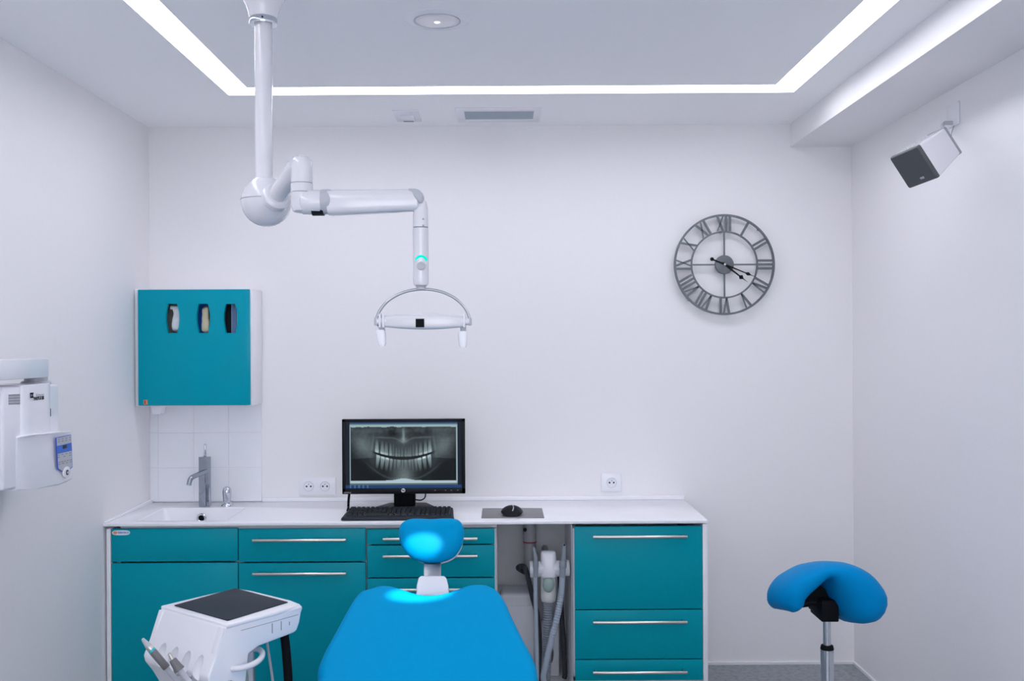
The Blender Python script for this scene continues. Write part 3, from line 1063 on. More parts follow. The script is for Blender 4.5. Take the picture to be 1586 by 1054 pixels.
pa = [PZ(745.5, 802.5, ZT), PZ(843, 802, ZT), PZ(839.5, 787.5, ZT), PZ(747.5, 787.5, ZT)]
pcx = sum(pa, Vector()) / 4
t = thing('mouse_pad', 'grey rectangular mouse pad on the worktop', 'mouse pad', pcx)
prism(bm := NB(), [(p.x, p.y) for p in pa], ZT + .0003, ZT + .0035, .001)
obj('pad', bm, M['pad'], t)
q = PZ(793, 799, ZT + .0035)
t = thing('computer_mouse', 'black computer mouse lying on the grey mouse pad', 'mouse', q)
wm = 17.5 / F * q.y
secs = []
zb_ = ZT + .0038
L_ = .105
yc = q.y + .035
for k in range(13):
    s = k / 12
    y = yc - L_ / 2 + L_ * s
    w_ = wm * (.35 + .65 * math.sin(PI * min(max(s * .9 + .05, 0), 1)) ** .55) * (1.0 if 0 < k < 12 else .6)
    hgt = .040 * math.sin(PI * (s * .86 + .08)) ** .8 * (1 if 0 < k < 12 else .55)
    ring = []
    for j in range(24):
        a = 2 * PI * j / 24
        cx, cz = math.cos(a), math.sin(a)
        if cz >= 0:
            p_ = Vector((q.x + w_ * cx * (1 - .18 * (cz > .0) * cz), y, zb_ + hgt * (.32 + .68 * cz)))
        else:
            p_ = Vector((q.x + w_ * cx * .9, y, zb_ + max(0, hgt * (.32 + .45 * cz))))
        ring.append(p_)
    secs.append(ring)
obj('body', loft(NB(), secs), M['black'], t, ang=60)
bm = NB()
tube(bm, [Vector((q.x + .002, yc - L_ * .40, zb_ + .022)), Vector((q.x + .006, yc - L_ * .30, zb_ + .034)), Vector((q.x + .003, yc - L_ * .1, zb_ + .0415))], .0022, 8, 5)
obj('scroll_strip', bm, M['lgrey'], t)
cyl(bm := NB(), (q.x - .004, yc - L_ * .28, zb_ + .033), (q.x + .004, yc - L_ * .28, zb_ + .033), .008, 20)
obj('scroll_wheel', bm, M['dark'], t)

# ------------------------------------------------------------------ glove dispenser cabinet
YG = 4.219
gx0, gx1 = XL + .002, PY(390.8, 540, YG).x
gz0, gz1 = PY(300, 628.5, YG).z, PY(300, 447, YG).z
t = thing('glove_dispenser', 'teal fronted white wall cabinet with three glove slots', 'wall cabinet', ((gx0 + gx1) / 2, D, gz0))
w_ = .014
bm = NB()
yb_ = D - .0095
box(bm, gx0, gx0 + w_, YG, yb_, gz0, gz1, .001); box(bm, gx1 - w_, gx1, YG, yb_, gz0, gz1, .001)
box(bm, gx0 + w_, gx1 - w_, YG, yb_, gz1 - w_, gz1, .0005); box(bm, gx0 + w_, gx1 - w_, YG, yb_, gz0, gz0 + w_, .0005)
box(bm, gx0 + w_, gx1 - w_, yb_ - .008, yb_, gz0 + w_, gz1 - w_)
gsh = PY(300, 520, YG + .06).z
box(bm, gx0 + w_, gx1 - w_, YG + .03, yb_ - .008, gsh - .01, gsh)
obj('carcass', bm, M['lam'], t)
dx0, dx1, dz0, dz1 = PY(215.5, 540, YG - .006).x, PY(387.8, 540, YG - .006).x, PY(300, 627, YG).z, PY(300, 448.3, YG).z
bm = box(NB(), dx0, dx1, YG - .008, YG + .012, dz0, dz1, .003, 3)
# keep the door clear of the carcass edges
door = obj('door', box(NB(), dx0, dx1, YG - .020, YG - .001, dz0, dz1, .003, 3), M['teal_door'], t)
bm.free()
cutters = []
slots = []
for cx in (268.5, 316, 358):
    c0 = PY(cx, 493, YG - .01)
    k = (YG - .01) / F
    pol = [(-7 * k, 22.5 * k), (-8.8 * k, 16 * k), (-10.3 * k, 7 * k), (-10.6 * k, -2 * k), (-9.5 * k, -12 * k), (-7.3 * k, -22.5 * k), (7 * k, -22.5 * k), (9.5 * k, -12 * k), (10.6 * k, -2 * k), (10.3 * k, 7 * k), (8.8 * k, 16 * k), (7 * k, 22.5 * k)]
    cutters.append(prism(NB(), pol, -.05, .05, X=XZ((c0.x, YG - .01, c0.z))))
    slots.append(c0)
cut(door, cutters)
lc = PY(225.5, 622.5, YG - .02)
box(bm := NB(), -.0085, .0085, -.0095, .0095, 0, .0006, X=XZ((lc.x, YG - .02, lc.z)))
dk = obj('door_sticker', bm, M['orange'], door, 'small orange sticker')
bm = NB()
for a, c in ((-.003, .0035), (-.003, -.0035)):
    prism(bm, [(a - .003, c - .003), (a + .004, c - .003), (a + .005, c), (a + .004, c + .003), (a - .003, c + .003), (a - .0015, c)], .0006, .001, X=XZ((lc.x, YG - .02, lc.z)))
obj('sticker_mark', bm, M['red'], door)
nq = PY(243.5, 629, YG + .03)
bm = NB()
prism(bm, [(-9.0 * .0028, 0), (9 * .0028, 0), (6.7 * .0028, -.036), (-6.5 * .0028, -.036)], -.03, .03, .004, X=XZ((nq.x, YG + .05, gz0 - .0003)))
obj('nozzle', bm, M['white'], t, 'tapered white nozzle under the cabinet')


def crumple(bm, c, sx, sy, sz, amp, seed, n=4, freq=22):
    tt = bmesh.new()
    bmesh.ops.create_icosphere(tt, subdivisions=n, radius=1)
    for v in tt.verts:
        d_ = v.co.copy()
        m_ = max(abs(d_.x), abs(d_.y), abs(d_.z))
        p_ = d_.lerp(d_ / m_, .55)
        p_ = Vector((p_.x * sx, p_.y * sy, p_.z * sz))
        nn = noise.noise(p_ * freq + Vector((seed, 0, 0))) * amp + noise.noise(p_ * freq * 2.3 + Vector((0, seed, 0))) * amp * .45
        v.co = Vector(c) + p_ + d_ * nn
    return merge(bm, tt)


gb = gsh + .0006
yc = YG + .085
for k, (nm, lab, sh_, m1, m2) in enumerate((('glove_pack', 'crumpled white glove pack showing in the first slot from the left', -.006, M['kraft'], M['tissue']),
                                           ('glove_pack', 'beige rubber gloves showing in the middle slot of the teal cabinet', 0, M['panelblue'], M['beige']),
                                           ('mask_pack', 'pale blue folded masks showing in the slot nearest the cabinet edge', .012, M['dark'], M['maskblue']))):
    c0 = slots[k]
    t2 = thing(nm, lab, 'gloves' if k < 2 else 'masks', (c0.x, yc, gb), 0, 'packs inside the glove cabinet' if k < 2 else None)
    bx = NB()
    box(bx, c0.x - .054, c0.x + .054, yc - .035, yc + .06, gb, c0.z + .075, .002)
    obj('packet', bx, m1, t2)
    bm = NB()
    if k == 0:
        crumple(bm, (c0.x + .006, yc - .052, c0.z - .004), .020, .030, .056, .010, 1.3)
        crumple(bm, (c0.x - .004, yc - .055, c0.z + .048), .018, .022, .008, .005, 4.3)
    elif k == 1:
        crumple(bm, (c0.x, yc - .052, c0.z - .005), .0175, .030, .058, .008, 7.7)
    else:
        for j in range(5):
            x = c0.x - .002 + j * .0062
            tube_ = [Vector((x, yc - .077 + .004 * j, c0.z + .062 * s)) for s in (-1, -.5, 0, .5, 1)]
            loft(bm, [[Vector((x - .0026, p.y, p.z)), Vector((x + .0026, p.y - .002, p.z)), Vector((x + .0026, p.y + .05, p.z)), Vector((x - .0026, p.y + .05, p.z))] for p in tube_])
    obj(('gloves', 'gloves', 'masks')[k], bm, m2, t2, ang=70)

# ------------------------------------------------------------------ x-ray control box on the left wall
XB, XC, XLo = -1.43, -1.412, -1.398
t = thing('xray_control_box', 'white dental x-ray control box with a blue keypad on the left wall', 'x-ray unit', (XL, 2.95, PX(50, 760, XB).z))


def YZp(pts, X):
    out = []
    for px, py in pts:
        p_ = PX(px, py, X)
        out.append((p_.y, p_.z))
    return out


bm = NB()
pol = YZp([(5, 760), (92, 748), (91, 595), (5, 599)], XB)
prism(bm, pol, XL + .0005, XB, .008, 3, YZR())
# upper column
yA, yB = PX(40, 640, XC).y, PX(83, 640, XC).y
zA, zB = PX(60, 680, XC).z, PX(60, 594.5, XC).z
secs = []
for s in [i / 16 for i in range(17)]:
    a = -PI / 2 + PI * s
    secs.append((yA + (yB - yA) * (.5 + .5 * math.copysign(abs(math.sin(a)) ** .55, math.sin(a))), XB - .01 + (XC - XB + .01) * max(0, math.cos(a)) ** .45))
prism(bm, [(y, x) for y, x in secs] + [(yB, XL + .02), (yA, XL + .02)], PX(62, 674, XC).z, zB, .0015, 1, basis((0, 0, 0), (0, 1, 0), (1, 0, 0), (0, 0, 1)))
obj('housing', bm, M['white'], t)
bm = NB()
pol = YZp([(41, 759), (92, 751), (105, 746), (112, 742), (114.5, 735), (112, 668), (110, 666.5), (52, 673), (41, 676)], XLo)
pol.insert(1, YZp([(52, 757.5)], XLo)[0])
prism(bm, pol, XB - .05, XLo, 0, 1, YZR())
yl_ = PX(46, 700, XLo).y
for v in bm.verts:
    if v.co.y < yl_ and v.co.x > XLo - .001: v.co.x = XB + .0006
bmesh.ops.bevel(bm, geom=[e_ for e_ in bm.edges if e_.calc_face_angle(0) > .6 and (e_.verts[0].co.x > XB - .01 and e_.verts[1].co.x > XB - .01)], offset=.006, segments=3, profile=.5, affect='EDGES')
lowb = obj('lower_housing', bm, M['white'], t)
pol = YZp([(86.3, 677.5), (109.5, 672.5), (112, 723), (106.5, 728), (95.5, 730), (89, 726)], XLo)
kp = obj('keypad', prism(NB(), pol, XLo - .001, XLo + .001, X=YZR()), M['bluep'], t, 'blue edged keypad')
pol2 = YZp([(87.2, 678.3), (108.9, 673.6), (111.1, 722), (105.8, 727), (96, 729), (89.8, 725)], XLo)
obj('key_field', prism(NB(), pol2, XLo + .001, XLo + .0014, X=YZR()), M['lgrey'], kp)
pol3 = YZp([(86.8, 690.5), (110, 685), (110.8, 697.5), (87.6, 702.8)], XLo)
obj('blue_band', prism(NB(), pol3, XLo + .0014, XLo + .0018, X=YZR()), M['panelblue'], kp)
pol4 = YZp([(96.3, 689.5), (102.3, 688), (102.6, 693.2), (96.6, 694.8)], XLo)
obj('display', prism(NB(), pol4, XLo + .0018, XLo + .0022, X=YZR()), M['dark'], kp)
for j, (py, n_) in enumerate(((680.5, 4), (684, 4), (704.5, 4), (708, 3), (715.5, 5), (718.5, 4))):
    for i in range(n_):
        px = 90.5 + i * (17.5 / max(1, n_ - 1)) + (j > 3) * .8
        p_ = PX(px, py - (px - 90) * .2, XLo)
        obj('key', box(NB(), XLo + .0012, XLo + .0020, p_.y - .006, p_.y + .006, p_.z - .0015, p_.z + .0015), M['inkgrey'], kp)
bc = PX(102, 731, XLo)
lathe(bm := NB(), [(.019, 0), (.018, .004), (.012, .006), (0, .0065)], 28, YZR((XLo, bc.y, bc.z)), sx=1.3)
kn = obj('exposure_button', bm, M['white_lamp'], t)
lathe(bm := NB(), [(.009, .006), (.009, .0075), (0, .0075)], 24, YZR((XLo, bc.y - .004, bc.z)), sx=.9, sy=.95)
obj('button_symbol', bm, M['dark'], kn)
box(bm := NB(), XLo + .0074, XLo + .0080, bc.y - .009, bc.y + .001, bc.z - .0035, bc.z + .0035)
obj('button_mark', bm, M['lgrey'], kn)
bm = NB()
for r_ in range(4):
    for k in range(10):
        p_ = PX(13.8 + k * 1.85, 612.3 + r_ * 4.15 - .1 * k * .8, XB)
        box(bm, XB - .001, XB + .0008, p_.y - .0024, p_.y + .0024, p_.z - .0033, p_.z + .0033)
obj('vent_slots', bm, M['grey'], t)
a = PX(59.5, 611.3, XC + .001)
YZT = lambda p: basis(p, (0, 1, 0), (0, 0, 1), (1, 0, 0))
text(bm := NB(), 'Belmont', .0150, YZT(Vector((XC + .0012, PX(61.5, 611.3, XC).y, PX(61.5, 611.3, XC).z))), .0002)
obj('lettering', bm, M['lgrey'], t)
p_ = PX(49, 611.8, XC)
bm = NB()
for a_, b_ in ((-.008, -.003), (.003, .008)):
    box(bm, XC + .0005, XC + .0013, p_.y - .009, p_.y + .009, p_.z + a_, p_.z + b_)
    box(bm, XC + .0005, XC + .0013, p_.y + a_ - .001, p_.y + b_ - (.001 if a_ > 0 else .002), p_.z - .008, p_.z + .008)
obj('logo', bm, M['dark'], t)
text(bm := NB(), 'PHOT-X IIS', .0130, YZT(Vector((XC + .0012, PX(59.8, 616.6, XC).y, PX(59.8, 616.6, XC).z))), .0002, bold=.0006)
obj('model_lettering', bm, M['dark'], t)
p_ = PX(83, 635, XC)
bm = NB()
box(bm, XC - .02, XC - .012, yB - .002, yB + .010, p_.z - .02, p_.z + .006, .002)
obj('catch', bm, M['dark'], t)
# arm above
bm = NB()
XA = -1.42
ya_, yb_ = 2.30, PX(76, 570, XA).y
za_, zb_ = PX(76, 583.5, XA).z, PX(76, 554.5, XA).z
box(bm, XA - .11, XA, ya_, yb_, za_, zb_, .003)
obj('support_arm', bm, M['white'], t)
yc_ = PX(58, 590, XA - .05).y
lathe(bm := NB(), [(.044, 0), (.044, .006), (.040, .010)], 40, Matrix.Translation((XA - .045, yc_ - .02, PX(60, 594.5, XC).z - .004)))
cyl(bm, (XA - .045, yc_ - .02, zB - .003), (XA - .045, yc_ - .02, za_ + .003), .034)
obj('swivel', bm, M['lgrey'], t)
box(bm := NB(), XL + .0005, XA - .10, 2.4, 2.6, za_ - .05, zb_ + .05, .004)
obj('wall_plate', bm, M['white'], t)

# ------------------------------------------------------------------ wall clock
q = PY(1119.5, 410.5, D)
t = thing('wall_clock', 'large round grey metal skeleton clock with roman numerals on the back wall', 'clock', q)
s_ = D / F
XK = XZ((q.x, D - .030, q.z))
Ro, Ri = 77.5 * s_, 51.8 * s_


def hoop(bm, r0, r1, h0, h1, n=96):
    lathe(bm, [(r0, h0), (r1, h0), (r1, h1), (r0, h1), (r0, h0)], n, XK)


def ringbm(r0, r1, h0, h1, n=96):
    tt = bmesh.new()
    R = []
    for r, h in ((r0, h0), (r1, h0), (r1, h1), (r0, h1)):
        R.append([tt.verts.new((r * math.cos(2 * PI * k / n), r * math.sin(2 * PI * k / n), h)) for k in range(n)])
    for i in range(4):
        a, c = R[i], R[(i + 1) % 4]
        for k in range(n):
            tt.faces.new((a[k], a[(k + 1) % n], c[(k + 1) % n], c[k]))
    bmesh.ops.recalc_face_normals(tt, faces=tt.faces)
    return merge(NB(), tt, XK)


obj('outer_ring', ringbm(Ro - .0088, Ro, -.006, .006), M['clock'], t)
obj('inner_ring', ringbm(Ri - .0070, Ri, -.004, .004), M['clock'], t)
bm = NB()
for k in range(4):
    R_ = Matrix.Rotation(k * PI / 2, 4, 'Z')
    box(bm, -.0034, .0034, .03, Ri - .002, -.003, .003, X=XK @ R_)
obj('spokes', bm, M['clock'], t)
lathe(bm := NB(), [(.040, -.010), (.042, -.006), (.042, .004), (.040, .007), (.028, .008), (0, .008)], 48, XK)
obj('hub', bm, M['clock'], t)
bm = NB()
for a in (PI / 4, 3 * PI / 4, 5 * PI / 4, 7 * PI / 4):
    p0 = XK @ Vector(((Ri + .004) * math.cos(a), (Ri + .004) * math.sin(a), -.002))
cyl(bm, (q.x, D - .02, q.z), (q.x, D - .0002, q.z), .03)
obj('wall_mount', bm, M['clock'], t)
for k in range(4):
    bm = NB()
    a = k * PI / 2 + PI / 4
    p0 = Vector((q.x + (Ro - .005) * math.cos(a), D - .027, q.z + (Ro - .003) * math.sin(a)))
    cyl(bm, p0, (p0.x, D - .0002, p0.z), .003, 10)
    obj('standoff', bm, M['clock'], t)
NUM = ['I', 'II', 'III', 'IV', 'V', 'VI', 'VII', 'VIII', 'IX', 'X', 'XI', 'XII']
r0, r1 = Ri - .001, Ro - .009
hh = r1 - r0
bw = .0102


def bar(bm, xb, xt, X, w=bw):
    z0_, z1_ = -.003, .003
    vs = [(xb - w / 2, r0), (xb + w / 2, r0), (xt + w / 2, r1), (xt - w / 2, r1)]
    prism(bm, vs, z0_, z1_, X=X)


for k, s in enumerate(NUM):
    widths = {'I': .0175, 'V': .034, 'X': .035}
    tot = sum(widths[ch] for ch in s)
    x = -tot / 2
    X = XK @ Matrix.Rotation(-(k + 1) * PI / 6, 4, 'Z')
    bm = NB()
    for ch in s:
        w_ = widths[ch]
        cx = x + w_ / 2
        if ch == 'I': bar(bm, cx, cx, X)
        elif ch == 'V':
            bar(bm, cx, cx - .0115, X); bar(bm, cx, cx + .0115, X, .0062)
        else:
            bar(bm, cx + .0125, cx - .0125, X); bar(bm, cx - .0125, cx + .0125, X, .0060)
        x += w_
    obj('numeral', bm, M['clock'], t)


def hand(name, deg, L, tail, w, spade):
    X = XK @ Matrix.Rotation(-math.radians(deg), 4, 'Z')
    h0 = .009 if name == 'hour_hand' else .0115
    bm = NB()
    prism(bm, [(-w, -tail), (w, -tail), (w * .7, L * .72), (-w * .7, L * .72)], h0, h0 + .0015, X=X)
    prism(bm, [(-w * .6, L * .62), (0, L * .585), (w * .6, L * .62), (spade, L * .70), (w * .5, L * .79), (0, L), (-w * .5, L * .79), (-spade, L * .70)], h0, h0 + .0018, X=X)
    if tail > .02:
        lathe(bm, [(.0085, h0), (.0085, h0 + .002), (0, h0 + .002)], 24, X @ Matrix.Translation((0, -tail, 0)))
    obj(name, bm, M['blackm'], t)


hand('hour_hand', 128, .131, .012, .0042, .011)
hand('minute_hand', 112.5, .158, .062, .0034, .008)
lathe(bm := NB(), [(.005, .008), (.005, .0145), (.003, .016), (0, .016)], 20, XK)
obj('centre_pin', bm, M['steel'], t)

# ------------------------------------------------------------------ loudspeaker on the right wall
sc_, sa, sb, sg = Vector((1.3156, 3.1452, ZC + .5588)), -1.2448, .5936, -.1096
R_ = Matrix.Rotation(sa, 4, 'Z') @ Matrix.Rotation(sb, 4, 'X') @ Matrix.Rotation(sg, 4, 'Y')
XS = Matrix.Translation(sc_) @ R_
wp = PX(1480, 176, XR)
t = thing('loudspeaker', 'small white loudspeaker with a dark grille tilted down from the right wall', 'loudspeaker', (XR, wp.y, wp.z))
fw, fh, dp, bw_, bh_ = .0697, .0608, .1562, .0405, .0493


def rr2(w, h, y, r, k=4):
    out = []
    for cx, cz, a0 in ((w - r, h - r, 0), (-w + r, h - r, 90), (-w + r, -h + r, 180), (w - r, -h + r, 270)):
        for j in range(k + 1):
            a = math.radians(a0 + 90 * j / k)
            out.append(Vector((cx + r * math.cos(a), y, cz + r * math.sin(a))))
    return out


loft(bm := NB(), [rr2(fw - .0005, fh - .0005, .011, .006), rr2(bw_, bh_, dp - .008, .006)], XS)
obj('body', bm, M['white_lamp'], t)
loft(bm := NB(), [rr2(fw - .004, fh - .004, -.001, .005), rr2(fw - .001, fh - .001, .002, .006), rr2(fw, fh, .006, .006), rr2(fw, fh, .0115, .006)], XS)
obj('grille', bm, mat('speaker_grille', (.075, .08, .088), .6, var=.4, scale=600), t)
loft(bm := NB(), [rr2(bw_ + .0015, bh_ + .0015, dp - .009, .006), rr2(bw_ + .0015, bh_ + .0015, dp - .001, .006), rr2(bw_ - .003, bh_ - .003, dp, .005)], XS)
obj('rear_rim', bm, M['grey'], t)
box(bm := NB(), .004, .022, -.0025, -.0008, -fh + .016, -fh + .0235, .0012, X=XS)
bd = obj('badge', bm, M['lgrey'], t)
text(bm := NB(), 'JBL', .007, XS @ basis((.013, -.0026, -fh + .0198), (1, 0, 0), (0, 0, 1), (0, -1, 0)), .0002)
obj('badge_lettering', bm, M['grey'], bd)
pz0, pz1 = PX(1486, 192, XR).z, PX(1486, 156, XR).z
yy0, yy1 = PX(1487, 176, XR).y, PX(1470, 176, XR).y
box(bm := NB(), XR - .008, XR - .0003, yy0, yy1, pz0, pz1, .002)
pl = obj('wall_plate', bm, M['white'], t)
bk = XS @ Vector((0.005, dp, .01))
bm = NB()
pj = Vector((XR - .035, (yy0 + yy1) / 2, pz0 + .012))
cyl(bm, (XR - .008, pj.y, pj.z), pj, .007, 16)
tube(bm, [pj, pj + Vector((-.01, -.004, -.012)), bk.lerp(pj, .4), bk], .0055, 12, 6)
obj('bracket_arm', bm, M['lgrey'], t)
bm = NB()
tube(bm, [Vector((XR - .006, pj.y - .012, pz0 + .004)), Vector((XR - .02, pj.y - .02, pz0 - .03)), XS @ Vector((.015, dp + .012, -.01)), XS @ Vector((.01, dp - .001, -.02))], .0014, 8, 8)
obj('wire', bm, M['inkgrey'], t)

# ------------------------------------------------------------------ dental lamp
YL = 2.5
hc = PY(412.5, 312, YL)
pc_ = PY(408.5, 150, YL)
t = thing('dental_lamp', 'white jointed dental operating lamp hanging from the ceiling', 'dental lamp', (pc_.x, YL, ZCEIL))
zc1 = PY(408.5, 26, YL).z
Xp = Matrix.Translation((pc_.x, YL, 0))
lathe(bm := NB(), [(.034, zc1 - .004), (.036, zc1), (.0385, zc1 + .012), (.044, zc1 + .028), (.054, zc1 + .046), (.070, zc1 + .075), (.088, zc1 + .11), (.100, ZCEIL - .012), (.103, ZCEIL - .0005)], 56, Xp)
obj('ceiling_cup', bm, M['white_lamp'], t)
lathe(bm := NB(), [(.0285, zc1 - .021), (.0345, zc1 - .021), (.0355, zc1 - .018), (.0355, zc1 - .007), (.034, zc1 - .004), (.0285, zc1 - .004)], 48, Xp)
cl_ = obj('collar', bm, M['chrome'], t)
sx_ = PY(406.3, 25.5, YL - .035)
cyl(bm := NB(), (sx_.x, YL - .033, zc1 - .0115), (sx_.x, YL - .0366, zc1 - .0115), .0026, 12)
obj('collar_screw', bm, M['black'], cl_)
zp0 = PY(408, 278, YL).z
cyl(bm := NB(), (pc_.x, YL, zp0 - .012), (pc_.x, YL, zc1 - .012), .0222, 40)
obj('pole', bm, M['white_lamp'], t)
bm = NB()
RH = 38.7 / F * YL
lathe(bm, [(0, -RH)] + [(RH * math.cos(a), RH * math.sin(a)) for a in [(-80 + 10 * k) * PI / 180 for k in range(17)]] + [(0, RH)], 56, Matrix.Translation(hc))
lathe(bm, [(.030, zp0 - .02), (.0275, zp0 - .003), (.0235, zp0 + .003)], 40, Xp)
hub = obj('hub', bm, M['white_lamp'], t)
bm = NB()
tube(bm, [hc + Vector(((RH + .0002) * math.cos(2 * PI * k / 64), (RH + .0002) * math.sin(2 * PI * k / 64), .004)) for k in range(64)], .0008, 6, 0, True)
obj('hub_seam', bm, M['inkgrey'], hub)
# swivel arm from the hub to the front elbow
YE = 2.33
s0 = PY(430, 302, YL - .06); s1 = PY(462, 254, YE)
bm = NB()
d_ = (s1 - s0).normalized()
cyl(bm, s0 - d_ * .03, s1, .0225, 36)
obj('swivel_arm', bm, M['white_lamp'], t)
lathe(bm := NB(), [(.036, -.016), (.036, .0), (.031, .006), (.026, .008), (.0215, .008)], 40, Matrix.Translation(s0 - d_ * .004) @ frame_z(d_))
obj('swivel_flange', bm, M['white_lamp'], t)
# elbow column
et, eb = PY(467.2, 254, YE), PY(467.6, 316, YE)
rE = 16.6 / F * YE
ex = PY(467.5, 280, YE).x
Xe = Matrix.Translation((ex, YE, 0))
pr = []
for k in range(7):
    a = PI / 2 * (1 - k / 6)
    pr.append((rE * math.cos(a), et.z + rE * .8 * math.sin(a)))
z1_, z2_ = PY(467, 284, YE).z, PY(467, 298, YE).z
pr += [(rE, z1_ + .0008)]
lathe(bm := NB(), pr, 44, Xe)
obj('elbow', bm, M['white_lamp'], t)
lathe(bm := NB(), [(rE + .0005, z1_ - .0008), (rE + .0005, z2_ + .0008)], 44, Xe)
obj('elbow_collar', bm, M['white_lamp'], t)
lathe(bm := NB(), [(rE - .0015, z2_ - .004), (rE - .0015, z1_ + .004)], 44, Xe)
obj('elbow_seam', bm, M['inkgrey'], t)
kn0 = PY(467.5, 313, YE)
bm = NB()
zb0 = PY(467, 329.5, YE).z
lathe(bm, [(rE * .55, zb0), (rE * .85, zb0 + .004), (rE, zb0 + .014), (rE, z2_ - .0008)], 44, Xe)
k1 = PY(500, 312.5, YE)
cyl(bm, (ex, YE, kn0.z), (k1.x, YE, k1.z - .001), 19 / F * YE, 40, bev=.004)
obj('knuckle', bm, M['white_lamp'], t)
k2 = PY(513, 312, YE)
bm = NB()
cyl(bm, (k1.x - .006, YE, k1.z), (k2.x + .004, YE, k2.z), 19.3 / F * YE, 40, bev=.006)
obj('joint_cap', bm, M['lgrey'], t)
bm = NB()
cyl(bm, (PY(484, 320, YE).x, YE, k1.z - 6.8 / F * YE), (k1.x + .003, YE, k1.z - 6.8 / F * YE), 14.6 / F * YE, 32)
obj('joint_gap', bm, M['black'], t)
# balance arm
bm = NB()
YA = YE
secs = []
for px, yt, ybm, dd in ((507, 298, 330, .02), (509, 295.5, 333, .026), (515, 295, 333.8, .028), (560, 294.3, 331.5, .027), (610, 293.8, 329, .026), (640, 293.4, 327.3, .0255), (647, 294, 326.5, .024), (650, 297, 324, .018)):
    a = PY(px, yt, YA); c = PY(px, ybm, YA)
    h_ = (a.z - c.z) / 2; cz = (a.z + c.z) / 2
    sec = []
    for k in range(32):
        al = 2 * PI * k / 32
        ca_, sa_ = math.cos(al), math.sin(al)
        sec.append(Vector((a.x, YA + math.copysign(abs(ca_) ** .55, ca_) * dd, cz + math.copysign(abs(sa_) ** .55, sa_) * h_)))
    secs.append(sec)
obj('balance_arm', loft(bm, secs), M['white_lamp'], t)
bm = NB()
a = PY(619, 296, YA - .028); c = PY(509, 297, YA - .028)
ec = PY(645.5, 306, YA)
secs = []
for px, yt, ybm, dd in ((634, 292.6, 303, .022), (644, 293, 312, .0262), (650, 295, 318, .0266), (655, 300, 317, .0235), (656.5, 304, 314, .018)):
    a = PY(px, yt, YA); c = PY(px, ybm, YA)
    h_ = (a.z - c.z) / 2; cz = (a.z + c.z) / 2
    secs.append([Vector((a.x, YA + math.copysign(abs(math.cos(2 * PI * k / 28)) ** .6, math.cos(2 * PI * k / 28)) * dd, cz + math.copysign(abs(math.sin(2 * PI * k / 28)) ** .6, math.sin(2 * PI * k / 28)) * h_)) for k in range(28)])
obj('end_cap', loft(bm, secs), M['lgrey'], t)
# drop head
hx = PY(652, 380, YE).x
bm = NB()
ztp, zmd, zbt = PY(652, 312, YE).z, PY(652, 352.5, YE).z, PY(652, 440, YE).z
secs = []
for z, hw, dd, off in ((ztp, .009, .016, .004), (PY(652, 322, YE).z, .0165, .019, 0), (PY(652, 335, YE).z, .0178, .0195, -.0005), (zmd + .001, .0182, .0195, -.0005)):
    secs.append([Vector((hx + off + math.copysign(abs(math.cos(2 * PI * k / 28)) ** .7, math.cos(2 * PI * k / 28)) * hw, YE + math.copysign(abs(math.sin(2 * PI * k / 28)) ** .7, math.sin(2 * PI * k / 28)) * dd, z)) for k in range(28)])
obj('fork', loft(bm, secs), M['white_lamp'], t)
bm = NB()
for py in (339, 349):
    p_ = PY(655.5, py, YE - .019)
    cyl(bm, p_ + Vector((0, .004, 0)), p_ + Vector((0, -.0012, 0)), .0022, 12)
obj('screws', bm, M['grey'], t)
Xh = Matrix.Translation((hx - .0006, YE, 0))
lathe(bm := NB(), [(.0165, zbt - .002), (.0178, zbt + .003), (.0185, zbt + .012), (.0185, zmd - .001)], 44, Xh)
hh_ = obj('head_housing', bm, M['white_lamp'], t)
lathe(bm := NB(), [(.0172, zmd - .003), (.0172, zmd + .003)], 40, Xh)
obj('head_seam', bm, M['inkgrey'], hh_)
kc = PY(652.4, 403.4, YE - .0195)
bm = NB()
arc = [kc + Vector((.0124 * math.cos(a) - .0004, .0060 * abs(math.cos(a)) ** 2, .0105 * math.sin(a))) for a in [math.radians(4 + 172 * k / 16) for k in range(17)]]
tube(bm, arc, .0028, 8, 0)
obj('indicator_light', bm, M['teal_led'], hh_, 'glowing teal status arc')
lathe(bm := NB(), [(.0112, -.006), (.0112, .003), (.0108, .006), (.0098, .0075), (0, .0075)], 32, XZ(kc + Vector((0, 0, -.0115))))
kk = obj('button_bezel', bm, M['white_lamp'], hh_)
lathe(bm := NB(), [(.0095, .007), (.0095, .009), (.0085, .010), (0, .010)], 32, XZ(kc + Vector((0, 0, -.0125))))
obj('button', bm, M['lgrey'], hh_)
zn = PY(652, 447, YE).z
bm = NB()
lathe(bm, [(.010, zn - .002), (.0105, zn + .004), (.0145, zn + .008), (.0150, zbt - .001)], 32, Xh)
obj('neck', bm, M['lgrey'], t)
# yoke
bc_ = PY(655.3, 502, YE)
rw, rh = 73 / F * YE, 54.5 / F * YE
bm = NB()
arc = [bc_ + Vector((rw * math.cos(a) * (1 if True else 0), 0, rh * math.sin(a))) for a in [math.radians(2 + 176 * k / 40) for k in range(41)]]
tube(bm, arc, .0034, 12, 0)
obj('yoke', bm, M['sgrey'], t)
for sgn, px in ((-1, 582.5), (1, 728)):
    bm = NB()
    p_ = PY(px, 500, YE)
    box(bm, p_.x - .0042, p_.x + .0042, YE - .006, YE + .006, p_.z - .006, p_.z + .013, .002)
    cyl(bm, Vector((p_.x, YE, p_.z - .001)), Vector((p_.x - sgn * .012, YE, p_.z - .001)), .004, 14)
    obj('yoke_end', bm, M['lgrey'], t)
